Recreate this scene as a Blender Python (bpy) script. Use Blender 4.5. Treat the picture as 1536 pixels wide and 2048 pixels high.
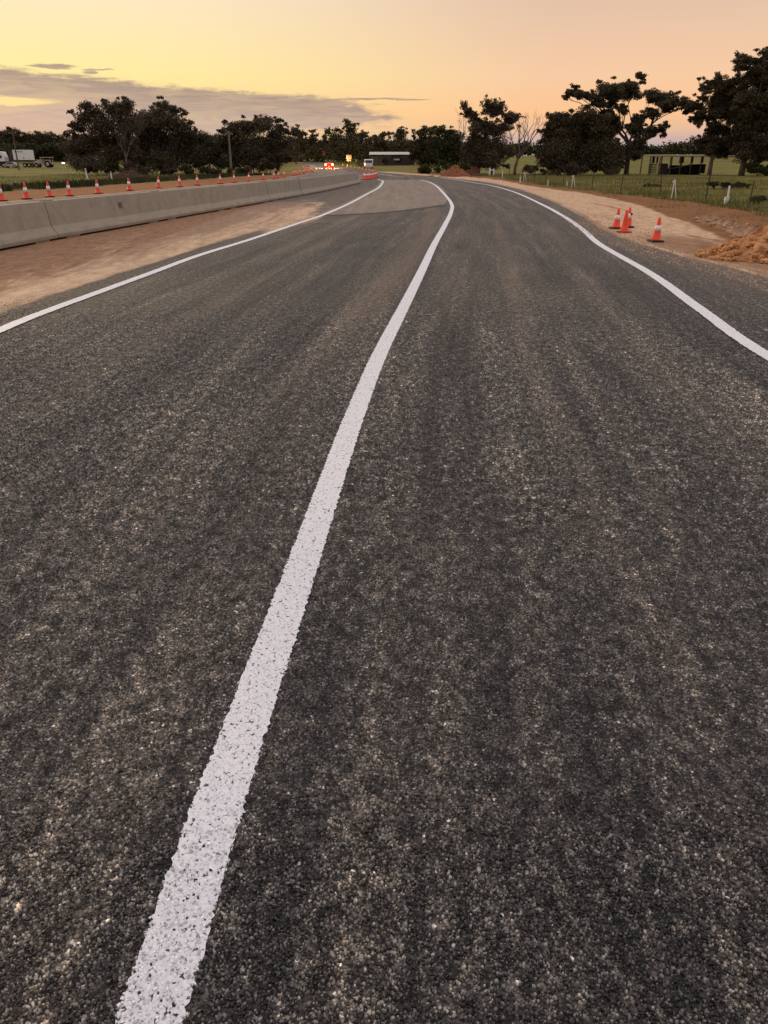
import bpy, bmesh, math, random
import numpy as np
from mathutils import Vector, Matrix, noise as mnoise
for o in list(bpy.data.objects): bpy.data.objects.remove(o)
SC = bpy.context.scene
C = SC.collection
R = math.radians

# ------------------------------------------------------------------ camera
cam = bpy.data.cameras.new('camera'); camo = bpy.data.objects.new('camera', cam); C.objects.link(camo)
cam.sensor_fit = 'VERTICAL'; cam.sensor_height = 36.0; cam.lens = 36.0*1540/2048
cam.clip_start = 0.05; cam.clip_end = 6000
camo.location = (0, 0, 1.6); camo.rotation_euler = (R(90-24.506), 0, 0)
SC.camera = camo
SC.render.resolution_x = 768; SC.render.resolution_y = 1024
SC.view_settings.view_transform = 'Standard'; SC.view_settings.look = 'None'
SC.view_settings.exposure = 0.0; SC.view_settings.gamma = 1.0; SC.view_settings.use_curve_mapping = False

# ------------------------------------------------------------------ node helpers
class NT:
    def __init__(s, nt): s.nt = nt; nt.nodes.clear()
    def n(s, typ, ins=None, **props):
        nd = s.nt.nodes.new(typ)
        for k, v in props.items(): setattr(nd, k, v)
        for k, v in (ins or {}).items(): s.set(nd.inputs[k], v)
        return nd
    def set(s, sock, v):
        if isinstance(v, bpy.types.NodeSocket): s.nt.links.new(v, sock)
        elif isinstance(v, bpy.types.Node): s.nt.links.new(v.outputs[0], sock)
        else: sock.default_value = v
    def m(s, op, a, b=0.0, c=0.0, clamp=False):
        nd = s.nt.nodes.new('ShaderNodeMath'); nd.operation = op; nd.use_clamp = clamp
        s.set(nd.inputs[0], a); s.set(nd.inputs[1], b); s.set(nd.inputs[2], c)
        return nd.outputs[0]
    def mix(s, f, a, b, blend='MIX'):
        nd = s.nt.nodes.new('ShaderNodeMix'); nd.data_type = 'RGBA'; nd.blend_type = blend
        s.set(nd.inputs['Factor'], f)
        s.set(nd.inputs[6], a if not isinstance(a, tuple) else col(a)); s.set(nd.inputs[7], b if not isinstance(b, tuple) else col(b))
        return nd.outputs[2]
    def ss(s, v, lo, hi):
        nd = s.nt.nodes.new('ShaderNodeMapRange'); nd.interpolation_type = 'SMOOTHSTEP'
        s.set(nd.inputs[0], v); s.set(nd.inputs[1], lo); s.set(nd.inputs[2], hi)
        return nd.outputs[0]
    def ramp(s, v, stops, interp='LINEAR'):
        nd = s.nt.nodes.new('ShaderNodeValToRGB'); nd.color_ramp.interpolation = interp
        e = nd.color_ramp.elements
        while len(e) < len(stops): e.new(0.5)
        for k, (p, c) in enumerate(stops): e[k].position = p; e[k].color = col(c)
        s.set(nd.inputs[0], v); return nd.outputs[0]
    def noise(s, vec, scale, detail=3, rough=.55, dist=0):
        nd = s.n('ShaderNodeTexNoise', {'Scale': scale, 'Detail': detail, 'Roughness': rough, 'Distortion': dist})
        if vec is not None: s.set(nd.inputs['Vector'], vec)
        return nd.outputs[0]
    def vscale(s, vec, sc):
        return s.n('ShaderNodeMapping', {'Vector': vec, 'Scale': sc}).outputs[0]
    def attr(s, name, out='Fac'):
        return s.n('ShaderNodeAttribute', attribute_name=name).outputs[out]
def col(c): return tuple(c) if len(c) == 4 else (c[0], c[1], c[2], 1)
def newmat(name):
    m = bpy.data.materials.new(name); m.use_nodes = True
    t = NT(m.node_tree); out = t.n('ShaderNodeOutputMaterial')
    b = t.n('ShaderNodeBsdfPrincipled'); t.set(out.inputs[0], b.outputs[0])
    t.b = b; t.out = out; t.pos = t.n('ShaderNodeTexCoord').outputs['Object']
    b.inputs['Roughness'].default_value = .8
    b.inputs['Specular IOR Level'].default_value = .25
    return m, t
def bump(t, h, strength, dist):
    nd = t.n('ShaderNodeBump', {'Height': h, 'Strength': strength, 'Distance': dist}); t.set(t.b.inputs['Normal'], nd.outputs[0])

# ------------------------------------------------------------------ world: dusk sky, sun just gone at the left
W = bpy.data.worlds.new('World'); SC.world = W; W.use_nodes = True
t = NT(W.node_tree)
SUN_AZ = -34.0; SUN_EL = 9.0
vec = t.n('ShaderNodeTexCoord').outputs['Generated']
sep = t.n('ShaderNodeSeparateXYZ', {0: vec})
az = t.m('MULTIPLY', t.m('ARCTAN2', sep.outputs[0], sep.outputs[1]), 180/math.pi)
el = t.m('MULTIPLY', t.m('ARCSINE', sep.outputs[2]), 180/math.pi)
e01 = t.m('DIVIDE', el, 90.0, clamp=True)
ZEN = (.98, .93, 1.02)
glow = t.ramp(e01, [(0, (.56,.41,.31)), (.022, (1.0,.70,.30)), (.056, (1.0,.83,.36)), (.10, (1.0,.81,.54)), (.30, (.92,.83,.76)), (1, ZEN)])
peach = t.ramp(e01, [(0, (.48,.38,.40)), (.013, (.55,.41,.40)), (.020, (.80,.50,.34)), (.032, (.97,.55,.29)), (.055, (.92,.59,.37)), (.10, (.76,.53,.39)), (.30, (.76,.69,.68)), (1, ZEN)])
back = t.ramp(e01, [(0, (.30,.28,.34)), (.10, (.46,.40,.46)), (.30, (.68,.65,.74)), (1, ZEN)])
ca = t.m('COSINE', t.m('MULTIPLY', t.m('SUBTRACT', az, SUN_AZ), math.pi/180))
f1 = t.ss(ca, .69, .995)
f2 = t.ss(ca, -.9, .52)
sky = t.mix(f1, t.mix(f2, back, peach), glow)
# cloud bank low in the west, in azimuth / elevation
cv = t.n('ShaderNodeCombineXYZ', {0: t.m('MULTIPLY', az, .075), 1: t.m('MULTIPLY', el, .75), 2: 3.7}).outputs[0]
nz = t.noise(cv, 1.5, 6, .6, .6)
nz2 = t.noise(cv, 5.0, 7, .68, .3)
wob = t.m('ADD', t.m('MULTIPLY', t.m('SUBTRACT', nz, .5), 1.5), t.m('MULTIPLY', t.m('SUBTRACT', nz2, .5), 1.1))
nz3 = t.noise(t.n('ShaderNodeCombineXYZ', {0: t.m('MULTIPLY', az, .42), 1: t.m('MULTIPLY', el, .95), 2: 9.1}).outputs[0], 1.6, 6, .62, .4)
wob = t.m('ADD', wob, t.m('MULTIPLY', t.m('SUBTRACT', nz3, .5), .85))
top = t.m('SUBTRACT', 3.50, t.m('MULTIPLY', az, .066))
ub = t.ss(t.m('ADD', t.m('SUBTRACT', top, el), wob), -.22, .34)
bot = t.m('ADD', 2.25, t.m('MULTIPLY', az, .10))
lb = t.ss(t.m('ADD', t.m('SUBTRACT', el, bot), wob), -.35, .35)
rt = t.ss(t.m('ADD', t.m('MULTIPLY', t.m('SUBTRACT', .3, t.m('ADD', az, t.m('MULTIPLY', t.m('SUBTRACT', el, 2.4), 3.0))), .30), t.m('MULTIPLY', wob, 1.6)), -.35, .35)
lt = t.ss(az, -75.0, -40.0)
bank = t.m('MULTIPLY', t.m('MULTIPLY', ub, lb), t.m('MULTIPLY', rt, lt))
def blob(a0, e0, ra, re):
    u = t.m('DIVIDE', t.m('SUBTRACT', az, a0), ra); v = t.m('DIVIDE', t.m('SUBTRACT', t.m('SUBTRACT', el, e0), t.m('MULTIPLY', wob, .34)), re)
    return t.m('ADD', t.m('MULTIPLY', u, u), t.m('MULTIPLY', v, v))
gap = t.ss(blob(-25.0, 3.35, 4.6, .30), 1.25, .5)
bank = t.m('MULTIPLY', bank, t.m('SUBTRACT', 1.0, t.m('MULTIPLY', gap, .95)))
for (a0, e0, ra, re) in [(-20.6, 5.27, 1.5, .15), (-17.9, 5.13, 1.0, .07), (-18.4, 4.98, .5, .10), (-1.6, 3.66, 3.2, .10), (1.2, 3.60, 2.0, .06)]:
    bank = t.m('MAXIMUM', bank, t.m('MULTIPLY', t.ss(blob(a0, e0, ra, re), 1.3, .4), .9))
cloudcol = t.mix(t.ss(t.m('SUBTRACT', top, t.m('ADD', el, t.m('MULTIPLY', nz3, .8))), -.6, 2.2), (.34,.255,.235), (.54,.405,.355))
cloudcol = t.mix(t.m('MULTIPLY', t.ss(nz2, .50, .72), .35), cloudcol, (.66,.50,.36))
thin = t.ss(t.noise(cv, 3.1, 6, .65, .8), .30, .62)
sky = t.mix(t.m('MULTIPLY', bank, t.m('ADD', .72, t.m('MULTIPLY', thin, .24))), sky, cloudcol)
below = t.ss(el, -1.0, 0.0)
sky = t.mix(below, (.10,.08,.06), sky)
nish = t.n('ShaderNodeTexSky'); nish.sky_type = 'NISHITA'; nish.sun_disc = False
nish.sun_elevation = R(1.5); nish.sun_rotation = R(SUN_AZ)
sky = t.mix(1.0, sky, t.mix(1.0, nish.outputs[0], (.006,.006,.006), 'MULTIPLY'), 'ADD')
bg = t.n('ShaderNodeBackground', {'Color': sky, 'Strength': 1.0})
wo = t.n('ShaderNodeOutputWorld'); t.set(wo.inputs[0], bg.outputs[0])

# ------------------------------------------------------------------ sun (already below the trees: weak, very soft, warm)
sl = bpy.data.lights.new('sun', 'SUN'); so = bpy.data.objects.new('sun', sl); C.objects.link(so)
sl.energy = 1.1; sl.angle = R(11); sl.color = (1.0, .72, .42)
sd = Vector((math.sin(R(SUN_AZ))*math.cos(R(SUN_EL)), math.cos(R(SUN_AZ))*math.cos(R(SUN_EL)), math.sin(R(SUN_EL))))
so.rotation_euler = sd.to_track_quat('Z', 'Y').to_euler()

# ------------------------------------------------------------------ object helpers
def tag(o, label=None, cat=None, group=None, kind=None):
    if label: o['label'] = label
    if cat: o['category'] = cat
    if group: o['group'] = group
    if kind: o['kind'] = kind
    return o
def link(name, me, mat=None, parent=None, loc=None):
    o = bpy.data.objects.new(name, me); C.objects.link(o)
    if mat is not None and me is not None and not me.materials: me.materials.append(mat)
    if parent is not None: o.parent = parent
    if loc is not None: o.location = loc
    return o
def empty(name, loc, rz=0, rx=0, ry=0):
    o = bpy.data.objects.new(name, None); C.objects.link(o); o.location = loc; o.rotation_euler = (rx, ry, rz); o.empty_display_size = .1
    return o
def npmesh(name, v, loops, starts, attrs=None, smooth=False):
    """v (n,3); loops flat vertex indices; starts = first loop of each face"""
    me = bpy.data.meshes.new(name); v = np.asarray(v, np.float32)
    me.vertices.add(len(v)); me.vertices.foreach_set('co', v.ravel())
    me.loops.add(len(loops)); me.loops.foreach_set('vertex_index', np.asarray(loops, np.int32))
    me.polygons.add(len(starts)); me.polygons.foreach_set('loop_start', np.asarray(starts, np.int32))
    if smooth: me.polygons.foreach_set('use_smooth', np.ones(len(starts), bool))
    else: me.polygons.foreach_set('use_smooth', np.zeros(len(starts), bool))
    me.update(calc_edges=True)
    for k, a in (attrs or {}).items():
        at = me.attributes.new(k, 'FLOAT', 'POINT'); at.data.foreach_set('value', np.asarray(a, np.float32))
    return me
def gridmesh(name, V, attrs=None, smooth=True):
    """V (ny,nx,3)"""
    ny, nx = V.shape[:2]; i = np.arange(ny*nx).reshape(ny, nx)
    q = np.stack([i[:-1,:-1], i[:-1,1:], i[1:,1:], i[1:,:-1]], -1).reshape(-1)
    return npmesh(name, V.reshape(-1,3), q, np.arange(0, len(q), 4), {k: a.ravel() for k, a in (attrs or {}).items()}, smooth)
class MB:
    """collects simple shapes into one mesh"""
    def __init__(s): s.v = []; s.f = []
    def add(s, vs, fs):
        b = len(s.v); s.v += [tuple(x) for x in vs]; s.f += [tuple(b+i for i in f) for f in fs]; return s
    def box(s, c, d, M=None, tx=1, ty=1):
        x, y, z = (q/2 for q in d); vs = []
        for k, (i, j) in enumerate(((-1,-1),(1,-1),(1,1),(-1,1))): vs.append(Vector((i*x, j*y, -z)))
        for k, (i, j) in enumerate(((-1,-1),(1,-1),(1,1),(-1,1))): vs.append(Vector((i*x*tx, j*y*ty, z)))
        if M: vs = [M @ q for q in vs]
        vs = [q+Vector(c) for q in vs]
        return s.add(vs, [(3,2,1,0),(4,5,6,7),(0,1,5,4),(1,2,6,5),(2,3,7,6),(3,0,4,7)])
    def tube(s, pts, rad, n=8, cap=True):
        pts = [Vector(p) for p in pts]; rings = []
        for k, p in enumerate(pts):
            d = (pts[min(k+1, len(pts)-1)] - pts[max(k-1, 0)])
            if d.length < 1e-9: d = Vector((0,0,1))
            d.normalize(); a = d.cross(Vector((0,1,0)) if abs(d.y) < .9 else Vector((1,0,0))).normalized(); b = d.cross(a)
            r = rad[k] if hasattr(rad, '__len__') else rad
            rings.append([p + a*math.cos(2*math.pi*i/n)*r + b*math.sin(2*math.pi*i/n)*r for i in range(n)])
        vs = [q for r_ in rings for q in r_]; fs = []
        for k in range(len(pts)-1):
            for i in range(n): fs.append((k*n+i, k*n+(i+1)%n, (k+1)*n+(i+1)%n, (k+1)*n+i))
        if cap: fs.append(tuple(range(n-1,-1,-1))); fs.append(tuple((len(pts)-1)*n+i for i in range(n)))
        return s.add(vs, fs)
    def lathe(s, prof, n=20, c=(0,0,0)):
        vs = []; fs = []
        for (r, z) in prof:
            for i in range(n): vs.append((c[0]+r*math.cos(2*math.pi*i/n), c[1]+r*math.sin(2*math.pi*i/n), c[2]+z))
        for k in range(len(prof)-1):
            for i in range(n): fs.append((k*n+i, k*n+(i+1)%n, (k+1)*n+(i+1)%n, (k+1)*n+i))
        fs.append(tuple(range(n-1,-1,-1))); fs.append(tuple((len(prof)-1)*n+i for i in range(n)))
        return s.add(vs, fs)
    def prism(s, poly, x0, x1, axis='x'):
        """poly in (y,z) extruded along x, or (x,z) extruded along y"""
        n = len(poly)
        mk = (lambda a, u, w: (a, u, w)) if axis == 'x' else (lambda a, u, w: (u, a, w))
        vs = [mk(x0, u, w) for u, w in poly] + [mk(x1, u, w) for u, w in poly]
        fs = [tuple(range(n)), tuple(range(2*n-1, n-1, -1))] + [(i, i+n, (i+1)%n+n, (i+1)%n) for i in range(n)]
        return s.add(vs, fs)
    def mesh(s, name, smooth=False, bevel=0):
        me = bpy.data.meshes.new(name); bm = bmesh.new()
        vs = [bm.verts.new(v) for v in s.v]
        for f in s.f:
            try: bm.faces.new([vs[i] for i in f])
            except ValueError: pass
        bmesh.ops.recalc_face_normals(bm, faces=bm.faces)
        if bevel: bmesh.ops.bevel(bm, geom=[e for e in bm.edges if len(e.link_faces) == 2 and e.calc_face_angle(0) > .5], offset=bevel, segments=2, affect='EDGES', profile=.6)
        bm.to_mesh(me); bm.free()
        for p in me.polygons: p.use_smooth = smooth
        return me
    def build(s, name, mat, parent=None, loc=None, smooth=False, bevel=0):
        return link(name, s.mesh(name, smooth, bevel), mat, parent, loc)
def copy_tree(o, parent=None):
    c = o.copy(); C.objects.link(c); c.parent = parent
    for ch in o.children: copy_tree(ch, c)
    return c
def sstep(v, a, b):
    u = np.clip((np.asarray(v, float)-a)/(b-a), 0, 1); return u*u*(3-2*u)
def vnoise(x, y, seed=0):
    """cheap smooth value noise, arrays"""
    x = np.asarray(x, float); y = np.asarray(y, float); xi = np.floor(x); yi = np.floor(y); fx = x-xi; fy = y-yi
    fx = fx*fx*(3-2*fx); fy = fy*fy*(3-2*fy)
    def h(a, b):
        n = np.sin(a*127.1+b*311.7+seed*74.7)*43758.5453; return n-np.floor(n)
    return (h(xi,yi)*(1-fx)+h(xi+1,yi)*fx)*(1-fy)+(h(xi,yi+1)*(1-fx)+h(xi+1,yi+1)*fx)*fy
def fbm(x, y, seed=0, o=4):
    s = 0; a = .5; k = 1.0
    for i in range(o): s = s+a*vnoise(x*k, y*k, seed+i); a *= .5; k *= 2.1
    return s
def spline(pts, step):
    """Catmull-Rom through plan points, resampled"""
    P = np.array(pts, float); P = np.vstack([2*P[0]-P[1], P, 2*P[-1]-P[-2]]); out = []
    for i in range(1, len(P)-2):
        n = max(2, int(np.linalg.norm(P[i+1]-P[i])/step)); u = np.linspace(0, 1, n, endpoint=False)[:,None]
        out.append(.5*((2*P[i])+(-P[i-1]+P[i+1])*u+(2*P[i-1]-5*P[i]+4*P[i+1]-P[i+2])*u**2+(-P[i-1]+3*P[i]-3*P[i+1]+P[i+2])*u**3))
    out.append(P[-2][None]); return np.vstack(out)
def xofy(pts):
    s = spline(pts, .5); o = np.argsort(s[:,1]); ys, xs = s[o,1], s[o,0]
    return lambda y: np.interp(y, ys, xs)

# ------------------------------------------------------------------ plan of the place (metres; y runs along the road, x to its right)
LINE_L = [(-4.0,-2),(-4.02,3),(-3.97,8.02),(-3.92,9.19),(-3.8,10.59),(-3.64,12.44),(-3.42,15.02),(-2.98,18.11),(-2.38,23.27),(-1.94,27.08),(-1.41,34.28),(-.88,44.36),(-.36,54.38),(-.17,63.97),(-.10,73.0),(-.62,79.7)]
LINE_C = [(-.50,-1.0),(-.495,-.3),(-.49,.3),(-.485,.7),(-.48,.95),(-.47,1.16),(-.45,1.6),(-.41,2.17),(-.36,2.86),(-.3,3.73),(-.2,5.13),(-.04,6.94),(.18,8.93),(.44,11.27),(.69,13.58),(1.05,16.98),(1.68,22.52),(2.29,28.16),(2.76,33.88),(3.15,43.04),(3.66,58.79),(3.72,70.13),(3.42,77.59)]
LINE_R = [(3.3,-2),(3.3,3),(3.44,6.84),(3.73,9.26),(4.14,12.44),(4.52,16.98),(5.06,20.84),(5.63,25.61),(6.33,33.09),(7.31,46.51),(7.63,58.79),(7.27,66.91),(6.85,75.58),(5.97,89.45)]
XS = xofy([(-4.6,-8),(-4.55,3),(-4.38,8.93),(-4.21,10.81),(-3.92,13.44),(-3.5,17.53),(-2.9,22.0),(-2.45,26),(-2.3,30)])
XL = xofy([(-5.2,-8),(-5.2,3),(-5.15,8.93),(-5.1,13.44),(-5.1,18),(-5.1,24),(-5.1,29),(-5.0,33),(-4.6,40),(-3.7,49),(-2.6,62),(-2.2,70),(-2.2,79),(-2.0,88),(-2.2,98),(-3.0,110),(-5.5,134),(-7.5,160),(-9.5,185)])
XR = xofy([(6.2,-8),(6.2,4),(6.15,8.63),(5.95,12.04),(5.75,14.3),(5.62,17.2),(5.75,20.53),(6.69,28.16),(7.68,38.43),(8.54,52.41),(8.67,68.48),(7.42,81.94),(5.39,98.47),(2.74,112),(-.8,134.54),(-4.5,160),(-8.0,185)])
RB = xofy([(7.0,-8),(7.0,10),(7.3,15.53),(8.2,20.08),(8.95,24.49),(9.75,29.64),(10.42,35.13),(10.98,44.36),(10.7,52.41),(10.5,61.27),(10.74,77.59),(9.45,92.27),(6,112),(2,135)])
RC = xofy([(9.5,-8),(11,12),(12.5,26.83),(13.32,32.34),(13.12,37.42),(12.46,43.04),(11.99,52.41),(11.7,61.27),(12.0,81.94),(11.43,105.56),(7.5,125),(3,145)])
BAR = [(-8.45,8.5),(-7.95,15.0),(-7.81,16.47),(-7.58,18.47),(-6.92,23.27),(-6.06,29.64),(-4.59,40.6),(-3.52,49.71),(-2.12,66.0)]
XB = xofy(BAR+[(-2.1,70)])
CONE_ROW = [(-16.79,36.47),(-16.52,38.43),(-16.31,40.6),(-15.78,41.78),(-15.33,44.71),(-15.14,49.71),(-14.52,53.88),(-13.93,57.06),(-13.52,60.63),(-12.64,64.68),(-12.28,68.8),(-11.69,72.57),(-11.3,78.63),(-10.75,81.94),(-10.91,86.8),(-10.78,90.84),(-10.83,100.84),(-10.8,103.33),(-10.96,109.49),(-10.89,113.73),(-11.04,118.31),(-11.09,123.27),(-11.16,128.66),(-11.1,131.54)]
OL = xofy([(-17.6,-8),(-17.2,25),(-16.3,36.5),(-14.9,44.7),(-13.6,55),(-12.2,64.7),(-10.9,78.6),(-10.5,90),(-10.6,110),(-11.8,131),(-14.2,175),(-21.5,230),(-38.5,300),(-58,360)])
OR_ = xofy([(-9.6,-8),(-9.2,8),(-8.6,16),(-6.9,29.6),(-5.4,40.6),(-4.3,49.7),(-3.0,64),(-2.4,75),(-1.8,88),(-2.2,105),(-4.0,134),(-8.0,175),(-15.5,230),(-32.0,300),(-50,360)])
LD1 = xofy([(-24.5,-8),(-23,25),(-21.78,47.27),(-20.98,52.41),(-19.98,58.79),(-19.2,70.13),(-17.6,81.94),(-15.71,98.47),(-14.51,123.27),(-15.5,165),(-24,230),(-42,300)])
LD2 = xofy([(-29,-8),(-28.5,30),(-27.56,60.01),(-26.7,66.91),(-24.97,73.67),(-24.2,86.8),(-22.5,105),(-20,150),(-28,230)])
CC = xofy(LINE_C)
def terrain(x, y):
    x = np.asarray(x, float); y = np.asarray(y, float)
    z = 4.0*sstep(y, 140, 440)
    z = z + 4.5*np.exp(-((x+150)/62)**2-((y-345)/62)**2)*sstep(y, 200, 300)
    z = z + .9*sstep(x, 20, 60)*0 
    return z
def tz(x, y): return float(terrain(np.array([x]), np.array([y]))[0])
def rough(x, y):
    """earthworks relief away from the sealed road"""
    x = np.asarray(x, float); y = np.asarray(y, float)
    off = np.minimum(np.abs(x-XL(y)), np.abs(x-XR(y)))
    inside = (x > XL(y)-.3) & (x < XR(y)+.3)
    oroad = (x > OL(y)-.4) & (x < OR_(y)+.4)
    barr = np.exp(-((x-XB(y))/1.1)**2)*(y < 68)
    m = sstep(off, .2, 2.0)*(1-barr)
    h = (fbm(x*.9, y*.45, 3)-.5)*.10 + (fbm(x*3.1, y*2.2, 9)-.5)*.05
    right = sstep(x-RB(y), -.6, .8)*sstep(RC(y)-x, -.5, 1.5)
    h = h*(1+1.2*right)
    return np.where(inside | oroad, 0, h*m)*(y < 130)

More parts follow.
